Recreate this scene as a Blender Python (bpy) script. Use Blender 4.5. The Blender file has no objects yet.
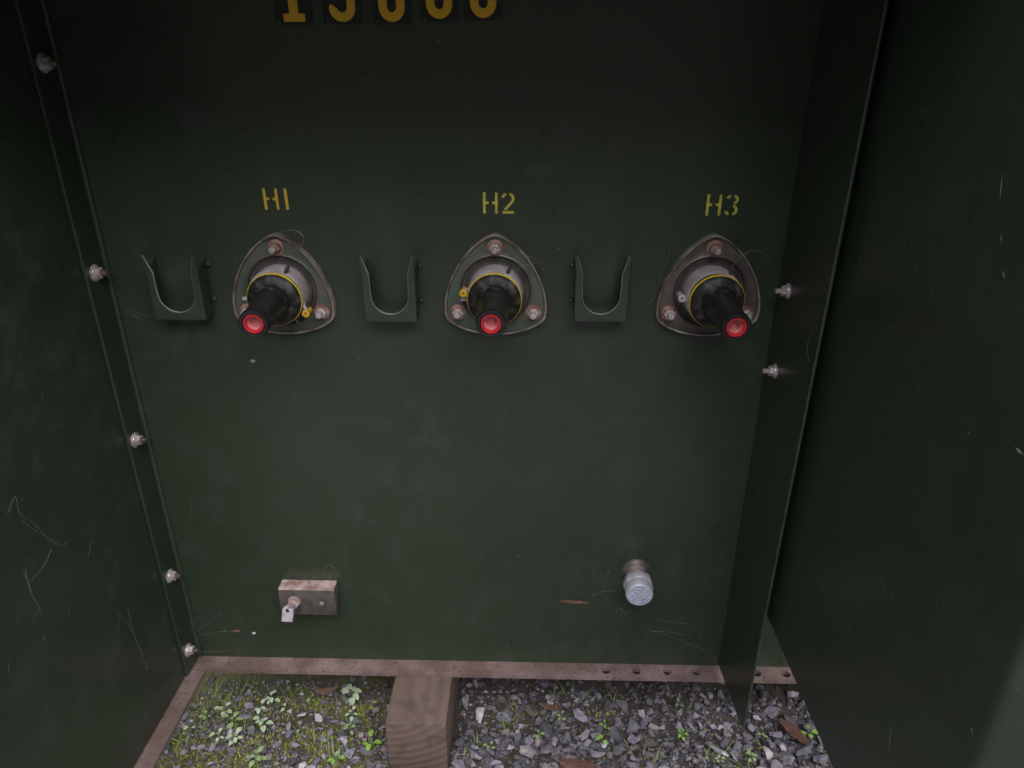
import bpy, bmesh, math, random
from mathutils import Vector, Matrix, noise
R = math.radians
random.seed(7)
S = bpy.context.scene
COL = S.collection

# ------------------------------------------------------------------ camera
D, H = 0.741, 0.849
PITCH, YAW, F = 24.1, 1.4, 701.0
cam_d = bpy.data.cameras.new('camera')
cam_d.sensor_width = 36.0
cam_d.lens = 36.0 * F / 1024.0
cam_d.clip_start = 0.01
cam_d.clip_end = 500
cam = bpy.data.objects.new('camera', cam_d)
COL.objects.link(cam)
cam.location = (0, -D, H)
cam.rotation_euler = (R(90 - PITCH), 0, R(YAW))
S.camera = cam

# ------------------------------------------------------------------ sky, sun, exposure
SUN_EL, SUN_ROT = 55, 162
w = bpy.data.worlds.new('World'); S.world = w; w.use_nodes = True
nt = w.node_tree; bg = nt.nodes['Background']
sky = nt.nodes.new('ShaderNodeTexSky'); sky.sky_type = 'NISHITA'; sky.sun_disc = False
sky.sun_elevation = R(SUN_EL); sky.sun_rotation = R(SUN_ROT)
hs = nt.nodes.new('ShaderNodeHueSaturation'); hs.inputs['Saturation'].default_value = 0.22
nt.links.new(sky.outputs[0], hs.inputs['Color']); nt.links.new(hs.outputs[0], bg.inputs[0])
bg.inputs[1].default_value = 0.09
sl = bpy.data.lights.new('sun', 'SUN'); sl.energy = 1.5; sl.angle = R(60); sl.color = (1, 0.95, 0.93)
so = bpy.data.objects.new('sun', sl); COL.objects.link(so)
# sun stands behind the camera
az = R(SUN_ROT)
sd = Vector((math.sin(az) * math.cos(R(SUN_EL)), math.cos(az) * math.cos(R(SUN_EL)), math.sin(R(SUN_EL))))
so.rotation_euler = sd.to_track_quat('Z', 'Y').to_euler(); so.location = sd * 10
S.view_settings.view_transform = 'Standard'; S.view_settings.look = 'None'
S.view_settings.gamma = 1; S.view_settings.use_curve_mapping = False
S.view_settings.exposure = 1.16

# ------------------------------------------------------------------ pixel -> point on a known surface
CM = cam.rotation_euler.to_matrix()
def ray(px, py): return CM @ Vector(((px - 512) / F, -(py - 384) / F, -1))
C0 = Vector((0, -D, H))
def on_y(px, py, y=0.0):
    r = ray(px, py); return C0 + r * ((y - C0.y) / r.y)
def on_z(px, py, z=0.0):
    r = ray(px, py); return C0 + r * ((z - C0.z) / r.z)
def on_x(px, py, x):
    r = ray(px, py); return C0 + r * ((x - C0.x) / r.x)

# ------------------------------------------------------------------ materials
def mat(name, col, rough=0.5, metal=0.0, col2=None, scale=30, detail=5, lo=0.35, hi=0.65, bump=0.0, bscale=None,
        spec=0.5, rough2=None, stretch=None, extra=None):
    m = bpy.data.materials.new(name); m.use_nodes = True
    t = m.node_tree; b = t.nodes['Principled BSDF']
    b.inputs['Roughness'].default_value = rough; b.inputs['Metallic'].default_value = metal
    b.inputs['Specular IOR Level'].default_value = spec
    b.inputs['Base Color'].default_value = (*col, 1)
    tc = t.nodes.new('ShaderNodeTexCoord')
    mp = t.nodes.new('ShaderNodeMapping'); t.links.new(tc.outputs['Object'], mp.inputs[0])
    if stretch: mp.inputs['Scale'].default_value = stretch
    last = None
    if col2:
        n = t.nodes.new('ShaderNodeTexNoise'); n.inputs['Scale'].default_value = scale; n.inputs['Detail'].default_value = detail
        t.links.new(mp.outputs[0], n.inputs['Vector'])
        rp = t.nodes.new('ShaderNodeMapRange'); rp.inputs[1].default_value = lo; rp.inputs[2].default_value = hi
        t.links.new(n.outputs['Fac'], rp.inputs[0])
        mx = t.nodes.new('ShaderNodeMix'); mx.data_type = 'RGBA'
        mx.inputs[6].default_value = (*col, 1); mx.inputs[7].default_value = (*col2, 1)
        t.links.new(rp.outputs[0], mx.inputs[0]); t.links.new(mx.outputs[2], b.inputs['Base Color'])
        last = mx
        if rough2 is not None:
            rr = t.nodes.new('ShaderNodeMapRange'); rr.inputs[3].default_value = rough; rr.inputs[4].default_value = rough2
            t.links.new(rp.outputs[0], rr.inputs[0]); t.links.new(rr.outputs[0], b.inputs['Roughness'])
    if bump:
        n2 = t.nodes.new('ShaderNodeTexNoise'); n2.inputs['Scale'].default_value = bscale or scale; n2.inputs['Detail'].default_value = 6
        t.links.new(mp.outputs[0], n2.inputs['Vector'])
        bp = t.nodes.new('ShaderNodeBump'); bp.inputs['Strength'].default_value = bump; bp.inputs['Distance'].default_value = 0.002
        t.links.new(n2.outputs['Fac'], bp.inputs['Height']); t.links.new(bp.outputs[0], b.inputs['Normal'])
    if extra: extra(m, t, b, mp, last)
    return m

def over(t, b, prev, fac_socket, colour):
    """lay one more colour over the base colour chain"""
    mx = t.nodes.new('ShaderNodeMix'); mx.data_type = 'RGBA'
    t.links.new(prev.outputs[2], mx.inputs[6]); mx.inputs[7].default_value = (*colour, 1)
    t.links.new(fac_socket, mx.inputs[0]); t.links.new(mx.outputs[2], b.inputs['Base Color'])
    return mx
def rng(t, sock, a, bb, c=0.0, d=1.0):
    r = t.nodes.new('ShaderNodeMapRange'); r.inputs[1].default_value = a; r.inputs[2].default_value = bb
    r.inputs[3].default_value = c; r.inputs[4].default_value = d
    t.links.new(sock, r.inputs[0]); return r.outputs[0]
def mul(t, a, b):
    m = t.nodes.new('ShaderNodeMath'); m.operation = 'MULTIPLY'
    t.links.new(a, m.inputs[0]); t.links.new(b, m.inputs[1]); return m.outputs[0]

def paint_extra(dust=0.5):
    def f(m, t, b, mp, last):
        tc = t.nodes.new('ShaderNodeTexCoord')
        # fine vertical wipe marks
        mp2 = t.nodes.new('ShaderNodeMapping'); mp2.inputs['Scale'].default_value = (95, 95, 2.2)
        t.links.new(tc.outputs['Object'], mp2.inputs[0])
        n = t.nodes.new('ShaderNodeTexNoise'); n.inputs['Scale'].default_value = 1; n.inputs['Detail'].default_value = 4
        t.links.new(mp2.outputs[0], n.inputs['Vector'])
        big = t.nodes.new('ShaderNodeTexNoise'); big.inputs['Scale'].default_value = 4.5; big.inputs['Detail'].default_value = 5
        t.links.new(tc.outputs['Object'], big.inputs['Vector'])
        f1 = mul(t, rng(t, n.outputs['Fac'], 0.55, 0.85), rng(t, big.outputs['Fac'], 0.4, 0.68, 0.03, 0.26 * dust))
        last = over(t, b, last, f1, (0.10, 0.115, 0.105))
        # dust clouds
        cl = t.nodes.new('ShaderNodeTexNoise'); cl.inputs['Scale'].default_value = 22; cl.inputs['Detail'].default_value = 9; cl.inputs['Roughness'].default_value = 0.72
        t.links.new(tc.outputs['Object'], cl.inputs['Vector'])
        f2 = mul(t, rng(t, cl.outputs['Fac'], 0.5, 0.78), rng(t, big.outputs['Fac'], 0.4, 0.68, 0.10, 0.85 * dust))
        last = over(t, b, last, f2, (0.09, 0.10, 0.092))
        # dirt specks
        sp = t.nodes.new('ShaderNodeTexVoronoi'); sp.inputs['Scale'].default_value = 60; sp.inputs['Randomness'].default_value = 1
        t.links.new(tc.outputs['Object'], sp.inputs['Vector'])
        sz = t.nodes.new('ShaderNodeTexNoise'); sz.inputs['Scale'].default_value = 13
        t.links.new(tc.outputs['Object'], sz.inputs['Vector'])
        f3 = mul(t, rng(t, sp.outputs['Distance'], 0.09, 0.05), rng(t, sz.outputs['Fac'], 0.56, 0.64, 0, 0.7))
        last = over(t, b, last, f3, (0.22, 0.19, 0.17))
        dn = t.nodes.new('ShaderNodeTexNoise'); dn.inputs['Scale'].default_value = 6; dn.inputs['Detail'].default_value = 1
        t.links.new(tc.outputs['Object'], dn.inputs['Vector'])
        bp2 = t.nodes.new('ShaderNodeBump'); bp2.inputs['Strength'].default_value = 0.35; bp2.inputs['Distance'].default_value = 0.012
        t.links.new(dn.outputs['Fac'], bp2.inputs['Height'])
        old = b.inputs['Normal'].links[0].from_node
        t.links.new(bp2.outputs[0], old.inputs['Normal'])
        rr = rng(t, cl.outputs['Fac'], 0.35, 0.75, 0.26, 0.40)
        t.links.new(rr, b.inputs['Roughness'])
    return f
GREEN = (0.032, 0.046, 0.029)
M = {}
M['paint'] = mat('green_paint', GREEN, 0.34, col2=(0.037, 0.054, 0.034), spec=0.5, scale=3, bump=0.05, bscale=260, extra=paint_extra(0.8))
M['paint_side'] = mat('green_paint_side', GREEN, 0.34, col2=(0.037, 0.054, 0.034), spec=0.5, scale=3, bump=0.05, bscale=260, extra=paint_extra(1.0))
M['paint_barrier'] = mat('green_paint_barrier', (0.030, 0.044, 0.027), 0.3, col2=(0.034, 0.049, 0.031), spec=0.5, scale=3, bump=0.04, bscale=200, extra=paint_extra(0.55))
M['paint_stand'] = mat('green_paint_stand', (0.036, 0.051, 0.036), 0.33, col2=(0.046, 0.062, 0.046), scale=60, bump=0.06, bscale=300)
M['edge'] = mat('worn_edge', (0.36, 0.39, 0.38), 0.4, col2=(0.2, 0.22, 0.21), scale=80)  # pale tone paints the highlight along the parking stand slots
def rust_extra(m, t, b, mp, last):
    tc = t.nodes.new('ShaderNodeTexCoord')
    n = t.nodes.new('ShaderNodeTexNoise'); n.inputs['Scale'].default_value = 14; n.inputs['Detail'].default_value = 8
    t.links.new(tc.outputs['Object'], n.inputs['Vector'])
    last = over(t, b, last, rng(t, n.outputs['Fac'], 0.48, 0.64, 0, 0.7), (0.17, 0.115, 0.10))
    n3 = t.nodes.new('ShaderNodeTexNoise'); n3.inputs['Scale'].default_value = 240; n3.inputs['Detail'].default_value = 3
    t.links.new(tc.outputs['Object'], n3.inputs['Vector'])
    last = over(t, b, last, rng(t, n3.outputs['Fac'], 0.58, 0.70, 0, 0.8), (0.07, 0.05, 0.045))
M['lip'] = mat('rusty_primer_steel', (0.29, 0.21, 0.205), 0.6, col2=(0.16, 0.11, 0.105), scale=28, detail=9, bump=0.35, bscale=160, extra=rust_extra)
M['zinc'] = mat('zinc_hardware', (0.78, 0.73, 0.76), 0.3, 0.4, col2=(0.46, 0.38, 0.38), scale=180, bump=0.2, bscale=300)
M['rust'] = mat('rusty_washer', (0.48, 0.29, 0.24), 0.6, 0.2, col2=(0.22, 0.10, 0.07), scale=150, bump=0.3)
M['brass_stud'] = mat('dull_stud', (0.33, 0.25, 0.2), 0.45, 0.7, col2=(0.2, 0.15, 0.13), scale=200)
M['flange_a'] = mat('flange_olive', (0.075, 0.10, 0.075), 0.36, 0.1, col2=(0.125, 0.12, 0.105), scale=38, detail=8, bump=0.2, bscale=150)
M['flange_b'] = mat('flange_green', (0.085, 0.12, 0.09), 0.34, 0.15, col2=(0.13, 0.135, 0.11), scale=34, detail=8, bump=0.15, bscale=150)
M['flange_c'] = mat('flange_brown', (0.075, 0.075, 0.068), 0.36, 0.1, col2=(0.15, 0.115, 0.11), scale=52, detail=8, bump=0.25, bscale=150)
M['rim_a'] = mat('rim_rusty_pink', (0.54, 0.45, 0.42), 0.5, 0.3, col2=(0.15, 0.085, 0.06), scale=45, detail=8)
M['rim_b'] = mat('rim_tan', (0.52, 0.45, 0.40), 0.5, 0.3, col2=(0.14, 0.10, 0.075), scale=45, detail=8)
M['rim_c'] = mat('rim_grey', (0.50, 0.46, 0.44), 0.5, 0.3, col2=(0.13, 0.09, 0.08), scale=45, detail=8)
M['groove'] = mat('dark_groove', (0.05, 0.045, 0.045), 0.6, 0.0, col2=(0.09, 0.075, 0.07), scale=90)
M['collar'] = mat('lavender_grey_epoxy', (0.62, 0.55, 0.59), 0.5, col2=(0.42, 0.36, 0.375), scale=60, bump=0.1)
M['rubber'] = mat('black_rubber', (0.014, 0.014, 0.0145), 0.33, col2=(0.028, 0.028, 0.028), scale=70, detail=8, lo=0.5, hi=0.8, bump=0.05, bscale=200)
M['rubber_dust'] = mat('dusty_rubber', (0.016, 0.016, 0.016), 0.5, col2=(0.13, 0.125, 0.115), scale=90, detail=10, lo=0.48, hi=0.70)
M['yellow'] = mat('yellow_ring', (0.88, 0.66, 0.03), 0.45, col2=(0.7, 0.5, 0.04), scale=120)
M['yellow_plug'] = mat('yellow_plug', (0.75, 0.47, 0.03), 0.45, col2=(0.6, 0.36, 0.03), scale=150)
M['red'] = mat('red_plastic', (0.55, 0.022, 0.035), 0.3, col2=(0.45, 0.022, 0.03), scale=90)
M['pink'] = mat('pale_pink_plastic', (0.66, 0.27, 0.29), 0.3, col2=(0.55, 0.16, 0.18), scale=200)
M['wire'] = mat('dull_wire', (0.22, 0.2, 0.18), 0.5, 0.5)
M['silk'] = mat('dusty_silk', (0.22, 0.23, 0.23), 0.8)
M['stencil_old'] = mat('orange_yellow_paint', (0.82, 0.52, 0.05), 0.6, col2=(0.55, 0.48, 0.05), scale=120, lo=0.4, hi=0.6)
M['stencil'] = mat('yellow_paint', (0.74, 0.67, 0.10), 0.6, col2=(0.46, 0.43, 0.07), scale=130, lo=0.4, hi=0.65)
M['decal'] = mat('black_decal', (0.012, 0.012, 0.012), 0.45, col2=(0.02, 0.019, 0.018), scale=60)
M['digit'] = mat('amber_reflective', (1.0, 0.58, 0.03), 0.5, col2=(0.92, 0.52, 0.03), scale=160)
M['castiron'] = mat('weathered_bronze', (0.17, 0.145, 0.14), 0.5, 0.35, col2=(0.10, 0.088, 0.082), scale=80, detail=8, bump=0.3, bscale=140)
M['castedge'] = mat('scraped_bronze', (0.72, 0.57, 0.60), 0.5, 0.2, col2=(0.34, 0.21, 0.17), scale=75, detail=7, bump=0.5, bscale=160)  # pale tone carries the light falling on the pad top
M['lug'] = mat('tinned_lug', (0.42, 0.40, 0.44), 0.4, 0.3, col2=(0.28, 0.26, 0.28), scale=160)
M['pipe'] = mat('pinkish_pipe', (0.45, 0.36, 0.37), 0.55, 0.2, col2=(0.28, 0.21, 0.22), scale=90)
M['valve'] = mat('galvanised_cap', (0.60, 0.60, 0.68), 0.5, 0.25, col2=(0.46, 0.45, 0.53), scale=120, bump=0.1)
M['valve_end'] = mat('spangled_end', (0.40, 0.45, 0.60), 0.35, 0.2, col2=(0.66, 0.71, 0.86), scale=420, detail=2, lo=0.42, hi=0.66, bump=0.4, bscale=420)
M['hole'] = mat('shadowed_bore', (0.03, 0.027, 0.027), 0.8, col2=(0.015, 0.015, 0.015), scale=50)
M['dry'] = mat('dry_leaf', (0.20, 0.12, 0.085), 0.8, col2=(0.11, 0.065, 0.05), scale=90, bump=0.4)
M['bark'] = mat('red_brown_bark', (0.17, 0.085, 0.06), 0.85, col2=(0.09, 0.045, 0.035), scale=60, stretch=(1, 6, 1), bump=0.6, bscale=60)
M['straw'] = mat('dry_straw', (0.42, 0.36, 0.32), 0.75, col2=(0.3, 0.24, 0.2), scale=60)
M['paper'] = mat('pale_fleck', (0.65, 0.62, 0.62), 0.8)
M['scratch'] = mat('bare_scratch', (0.30, 0.33, 0.32), 0.5)

def stone_mat(name, a, b):
    def ex(m, t, bs, mp, last):
        gn = t.nodes.new('ShaderNodeNewGeometry'); t.links.new(gn.outputs['Position'], mp.inputs[0])
        oi = t.nodes.new('ShaderNodeObjectInfo')
        hv = t.nodes.new('ShaderNodeHueSaturation')
        t.links.new(last.outputs[2], hv.inputs['Color'])
        t.links.new(rng(t, oi.outputs['Random'], 0, 1, 0.45, 1.45), hv.inputs['Value'])
        at = t.nodes.new('ShaderNodeAttribute'); at.attribute_name = 'tone'
        mm = t.nodes.new('ShaderNodeMix'); mm.data_type = 'RGBA'; mm.blend_type = 'MULTIPLY'; mm.inputs[0].default_value = 1
        t.links.new(hv.outputs[0], mm.inputs[6]); t.links.new(at.outputs['Color'], mm.inputs[7])
        t.links.new(mm.outputs[2], bs.inputs['Base Color'])
    return mat(name, a, 0.75, col2=b, scale=110, detail=9, bump=0.9, bscale=260, extra=ex)
M['stone'] = stone_mat('crushed_stone', (0.25, 0.24, 0.295), (0.13, 0.124, 0.155))
M['stone_pale'] = stone_mat('pale_stone', (0.46, 0.44, 0.49), (0.30, 0.28, 0.315))
M['stone_brown'] = stone_mat('brown_stone', (0.26, 0.22, 0.225), (0.14, 0.115, 0.12))
M['weed'] = mat('seedling_green', (0.30, 0.42, 0.20), 0.45, col2=(0.20, 0.32, 0.12), scale=90)
M['weed_pale'] = mat('seedling_pale_green', (0.52, 0.61, 0.46), 0.45, col2=(0.36, 0.48, 0.28), scale=90)
M['weed_bright'] = mat('bright_leaf', (0.25, 0.46, 0.08), 0.5, col2=(0.18, 0.36, 0.06), scale=90)
M['stem'] = mat('green_stem', (0.16, 0.20, 0.08), 0.6)
M['moss'] = mat('moss', (0.25, 0.31, 0.05), 0.9, col2=(0.42, 0.45, 0.09), scale=50)
M['grass'] = mat('grass_blade', (0.14, 0.20, 0.045), 0.6, col2=(0.24, 0.28, 0.08), scale=40)
def ground_extra(m, t, b, mp, last):
    tc = t.nodes.new('ShaderNodeTexCoord')
    sx = t.nodes.new('ShaderNodeSeparateXYZ'); t.links.new(tc.outputs['Object'], sx.inputs[0])
    n = t.nodes.new('ShaderNodeTexNoise'); n.inputs['Scale'].default_value = 9; n.inputs['Detail'].default_value = 8
    t.links.new(tc.outputs['Object'], n.inputs['Vector'])
    last = over(t, b, last, mul(t, rng(t, n.outputs['Fac'], 0.36, 0.55), rng(t, sx.outputs['X'], -0.10, -0.26, 0.08, 0.6)), (0.13, 0.14, 0.03))
    bounce = mul(t, rng(t, sx.outputs['Y'], -0.42, -0.60), rng(t, n.outputs['Fac'], 0.3, 0.5, 0.55, 1.0))
    bounce = mul(t, bounce, rng(t, sx.outputs['Y'], -2.6, -2.0))
    last = over(t, b, last, bounce, (0.30, 0.29, 0.30))  # unseen pale yard band, added to bounce light onto the cabinet
M['soil'] = mat('damp_soil', (0.045, 0.036, 0.033), 0.9, col2=(0.085, 0.07, 0.066), scale=70, detail=9, bump=0.8, bscale=90, extra=ground_extra)

def wood_mat():
    m = bpy.data.materials.new('weathered_timber'); m.use_nodes = True
    t = m.node_tree; b = t.nodes['Principled BSDF']; b.inputs['Roughness'].default_value = 0.75
    tc = t.nodes.new('ShaderNodeTexCoord')
    mp = t.nodes.new('ShaderNodeMapping'); mp.inputs['Location'].default_value = (0.035, 0, -0.16); mp.inputs['Scale'].default_value = (1, 0.06, 1)
    mp.inputs['Rotation'].default_value = (0, R(0), 0)
    t.links.new(tc.outputs['Object'], mp.inputs[0])
    dn = t.nodes.new('ShaderNodeTexNoise'); dn.inputs['Scale'].default_value = 26; dn.inputs['Detail'].default_value = 4
    t.links.new(mp.outputs[0], dn.inputs['Vector'])
    vm = t.nodes.new('ShaderNodeVectorMath'); vm.operation = 'MULTIPLY_ADD'
    vm.inputs[1].default_value = (0.007, 0.007, 0.007)
    t.links.new(dn.outputs['Color'], vm.inputs[0]); t.links.new(mp.outputs[0], vm.inputs[2])
    wv = t.nodes.new('ShaderNodeTexWave'); wv.wave_type = 'RINGS'; wv.rings_direction = 'Y'
    wv.inputs['Scale'].default_value = 26; wv.inputs['Distortion'].default_value = 0.5; wv.inputs['Detail'].default_value = 1.5
    t.links.new(vm.outputs[0], wv.inputs['Vector'])
    cr = t.nodes.new('ShaderNodeValToRGB')
    cr.color_ramp.elements[0].color = (0.165, 0.115, 0.098, 1); cr.color_ramp.elements[1].color = (0.138, 0.094, 0.078, 1)
    cr.color_ramp.elements[0].position = 0.35
    t.links.new(wv.outputs['Fac'], cr.inputs[0])
    st = t.nodes.new('ShaderNodeTexNoise'); st.inputs['Scale'].default_value = 38; st.inputs['Detail'].default_value = 7
    t.links.new(tc.outputs['Object'], st.inputs['Vector'])
    mx = t.nodes.new('ShaderNodeMix'); mx.data_type = 'RGBA'; mx.inputs[7].default_value = (0.06, 0.044, 0.04, 1)
    t.links.new(cr.outputs[0], mx.inputs[6])
    t.links.new(rng(t, st.outputs['Fac'], 0.5, 0.75, 0, 0.85), mx.inputs[0])
    t.links.new(mx.outputs[2], b.inputs['Base Color'])
    bp = t.nodes.new('ShaderNodeBump'); bp.inputs['Strength'].default_value = 0.25; bp.inputs['Distance'].default_value = 0.002
    t.links.new(wv.outputs['Fac'], bp.inputs['Height']); t.links.new(bp.outputs[0], b.inputs['Normal'])
    return m
M['wood'] = wood_mat()

# ------------------------------------------------------------------ helpers
def finish(bm, name, mats, parent=None, loc=(0, 0, 0), smooth=None, base=None):
    """bm holds coordinates local to the object; loc is relative to the parent"""
    me = bpy.data.meshes.new(name); bmesh.ops.recalc_face_normals(bm, faces=bm.faces[:])
    bm.to_mesh(me); bm.free()
    for x in (mats if isinstance(mats, (list, tuple)) else [mats]): me.materials.append(M[x])
    if smooth is not None:
        me.polygons.foreach_set('use_smooth', [True] * len(me.polygons))
        me.set_sharp_from_angle(angle=R(smooth))
    o = bpy.data.objects.new(name, me); COL.objects.link(o)
    o.location = loc
    if parent: o.parent = parent
    return o
def tag(o, label, cat, group=None):
    o['label'] = label; o['category'] = cat
    if group: o['group'] = group
    return o
def thing(name, loc, label, cat, group=None):
    o = bpy.data.objects.new(name, None); o.empty_display_size = 0.02; COL.objects.link(o); o.location = loc
    return tag(o, label, cat, group)
def copy_tree(o, parent=None):
    c = o.copy(); COL.objects.link(c); c.parent = parent
    for ch in [x for x in o.children]: copy_tree(ch, c)
    return c
def bbox(bm, x0, x1, y0, y1, z0, z1, bev=0.0, mi=0, seg=2):
    vs = [bm.verts.new((x, y, z)) for x in (x0, x1) for y in (y0, y1) for z in (z0, z1)]
    fs = [(0, 1, 3, 2), (4, 6, 7, 5), (0, 4, 5, 1), (2, 3, 7, 6), (0, 2, 6, 4), (1, 5, 7, 3)]
    faces = [bm.faces.new([vs[i] for i in f]) for f in fs]
    for f in faces: f.material_index = mi
    if bev:
        es = list({e for f in faces for e in f.edges})
        bmesh.ops.bevel(bm, geom=es, offset=bev, segments=seg, affect='EDGES', profile=0.5)
def lathe(bm, prof, axis=(0, -1, 0), org=(0, 0, 0), seg=40, mi=0, cap0=False, cap1=True, hexa=False):
    """prof = [(radius, height along axis)]"""
    a = Vector(axis).normalized(); q = a.to_track_quat('Z', 'Y').to_matrix(); o = Vector(org)
    rings = []
    for r, h in prof:
        rings.append([bm.verts.new(o + q @ Vector((r * math.cos(2 * math.pi * k / seg), r * math.sin(2 * math.pi * k / seg), h))) for k in range(seg)])
    for i in range(len(rings) - 1):
        for k in range(seg):
            f = bm.faces.new((rings[i][k], rings[i][(k + 1) % seg], rings[i + 1][(k + 1) % seg], rings[i + 1][k])); f.material_index = mi
    if cap0: bm.faces.new(rings[0][::-1]).material_index = mi
    if cap1: bm.faces.new(rings[-1]).material_index = mi
def tube(bm, pts, r=0.0006, seg=5, mi=0, taper=None):
    pts = [Vector(p) for p in pts]; prev = None; n = len(pts)
    for i, p in enumerate(pts):
        d = (pts[min(i + 1, n - 1)] - pts[max(i - 1, 0)]).normalized()
        q = d.to_track_quat('Z', 'Y').to_matrix()
        rr = r * (taper[i] if taper else 1)
        ring = [bm.verts.new(p + q @ Vector((rr * math.cos(6.2832 * k / seg), rr * math.sin(6.2832 * k / seg), 0))) for k in range(seg)]
        if prev:
            # match ring start to limit twisting
            off = min(range(seg), key=lambda s: (ring[s].co - prev[0].co).length)
            ring = ring[off:] + ring[:off]
            for k in range(seg):
                bm.faces.new((prev[k], prev[(k + 1) % seg], ring[(k + 1) % seg], ring[k])).material_index = mi
        prev = ring
def smooth_path(pts, n=6):
    pts = [Vector(p) for p in pts]; out = []
    for i in range(len(pts) - 1):
        p0 = pts[max(i - 1, 0)]; p1 = pts[i]; p2 = pts[i + 1]; p3 = pts[min(i + 2, len(pts) - 1)]
        for k in range(n):
            t = k / n
            out.append(0.5 * ((2 * p1) + (p2 - p0) * t + (2 * p0 - 5 * p1 + 4 * p2 - p3) * t * t + (3 * p1 - p0 - 3 * p2 + p3) * t ** 3))
    out.append(pts[-1]); return out
def plate(bm, outer, holes, thick, to3d, bev=0.0, mi=0):
    """flat sheet with holes; to3d(u, v, w) gives the point, w runs 0..thick"""
    edges = []; allv = []
    for loop in [outer] + list(holes):
        vs = [bm.verts.new(to3d(u, v, 0)) for u, v in loop]; allv += vs
        edges += [bm.edges.new((vs[i], vs[(i + 1) % len(vs)])) for i in range(len(vs))]
    r = bmesh.ops.triangle_fill(bm, edges=edges, use_beauty=True)
    fs = [g for g in r['geom'] if isinstance(g, bmesh.types.BMFace)]
    ex = bmesh.ops.extrude_face_region(bm, geom=fs)
    d = Vector(to3d(0, 0, thick)) - Vector(to3d(0, 0, 0))
    nv = [g for g in ex['geom'] if isinstance(g, bmesh.types.BMVert)]
    for v in nv: v.co += d
    bm.normal_update()
    if bev:
        fset = set(bm.faces)
        es = [e for e in bm.edges if len(e.link_faces) == 2 and e.calc_face_angle(0) > R(60) and any(v in nv for v in e.verts) and all(v in nv for v in e.verts)]
        bmesh.ops.bevel(bm, geom=es, offset=bev, segments=1, affect='EDGES')
def circle(cx, cy, r, n=20): return [(cx + r * math.cos(2 * math.pi * k / n), cy + r * math.sin(2 * math.pi * k / n)) for k in range(n)]

# ------------------------------------------------------------------ key planes
XL = (on_y(103, 270).x + on_y(205, 657).x + on_y(50, 40).x) / 3      # left side wall
ZB = (on_y(230, 657.5).z + on_y(690, 664).z) / 2                     # bottom of tank plate
XB = (on_y(775.6, 300).x + on_y(718, 664).x) / 2                     # barrier bracket plane
XP = 0.281                                                           # barrier panel plane
ZTOP, DEPTH = 0.97, 0.28
XR = 0.95
SHADE_R, SHADE_H = 5.5, 4.3
print('KEY', XL, ZB, XB, on_z(420, 722, ZB - 0.006), on_z(420, 765, 0.0), on_z(832, 768, 0.0))

# ------------------------------------------------------------------ ground
def gz(x, y):
    if abs(x) > 3 or abs(y) > 3: return 0.0
    v = noise.noise(Vector((x * 7, y * 7, 0))) * 0.008 + noise.noise(Vector((x * 23, y * 23, 3))) * 0.004
    v += 0.012 * math.exp(-((x + 0.38) / 0.16) ** 2 - ((y + 0.12) / 0.2) ** 2)      # mossy hump at the left
    v -= 0.016 * max(0.0, min(1.0, (y + 0.065) / 0.04))      # hollow under the lip, shaped to deepen the shade there
    k = max(abs(x) / 3, abs(y) / 3); return v * (1 - k) - 0.004
bm = bmesh.new()
def axis_pts(c):
    a = [-120, -40, -12, -5, -3, -2.2, -1.7]
    inner = [-1.4 + i * 0.02 for i in range(141)]
    return a + inner + [-v for v in a[::-1]]
xs = axis_pts(0); ys = axis_pts(0)
g = [[bm.verts.new((x, y, gz(x, y))) for y in ys] for x in xs]
for i in range(len(xs) - 1):
    for j in range(len(ys) - 1):
        bm.faces.new((g[i][j], g[i + 1][j], g[i + 1][j + 1], g[i][j + 1]))
ground = finish(bm, 'ground', 'soil', smooth=180); ground['kind'] = 'structure'

# ------------------------------------------------------------------ transformer cabinet
cab = thing('transformer_cabinet', (0, 0, 0), 'large dark green painted steel transformer cabinet behind and around the bushings', 'cabinet')
def cpart(name, mats, build, parent=cab, smooth=30):
    bm = bmesh.new(); build(bm); return finish(bm, name, mats, parent, smooth=smooth)
T = 0.004
tank = cpart('tank_wall', 'paint', lambda bm: bbox(bm, XL - 0.002, XR, 0.0, 0.62, ZB, ZTOP - 0.001))
# left flange of the tank, and the side wall bolted to its outer face
cpart('tank_flange', 'paint', lambda bm: bbox(bm, XL - 0.0035, XL, -0.038, 0.012, ZB + 0.001, ZTOP - 0.002, 0.0008, seg=1))
lwall = cpart('side_wall', 'paint_side', lambda bm: bbox(bm, XL - 0.009, XL - 0.0036, -0.37, 0.05, ZB + 0.0005, ZTOP - 0.003, 0.001, seg=1))
cpart('side_wall', 'paint_side', lambda bm: bbox(bm, XR + 0.001, XR + 0.005, -DEPTH, 0.62, ZB + 0.0005, ZTOP - 0.003, 0.001, seg=1))
cpart('cabinet_roof', 'paint_side', lambda bm: bbox(bm, XL - 0.03, XR + 0.03, -DEPTH - 0.02, 0.64, ZTOP, ZTOP + 0.004, 0.001, seg=1))  # roof out of view, added and sized to shade the upper wall
cpart('weld_seam', 'paint', lambda bm: tube(bm, [(XL + 0.0008, -0.0008, ZB + 0.002 + (ZTOP - ZB - 0.006) * i / 80 ) for i in range(81)], 0.0035, 10, taper=[1 + 0.12 * noise.noise(Vector((0, 0, i * 0.9))) for i in range(81)]), smooth=70)
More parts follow.
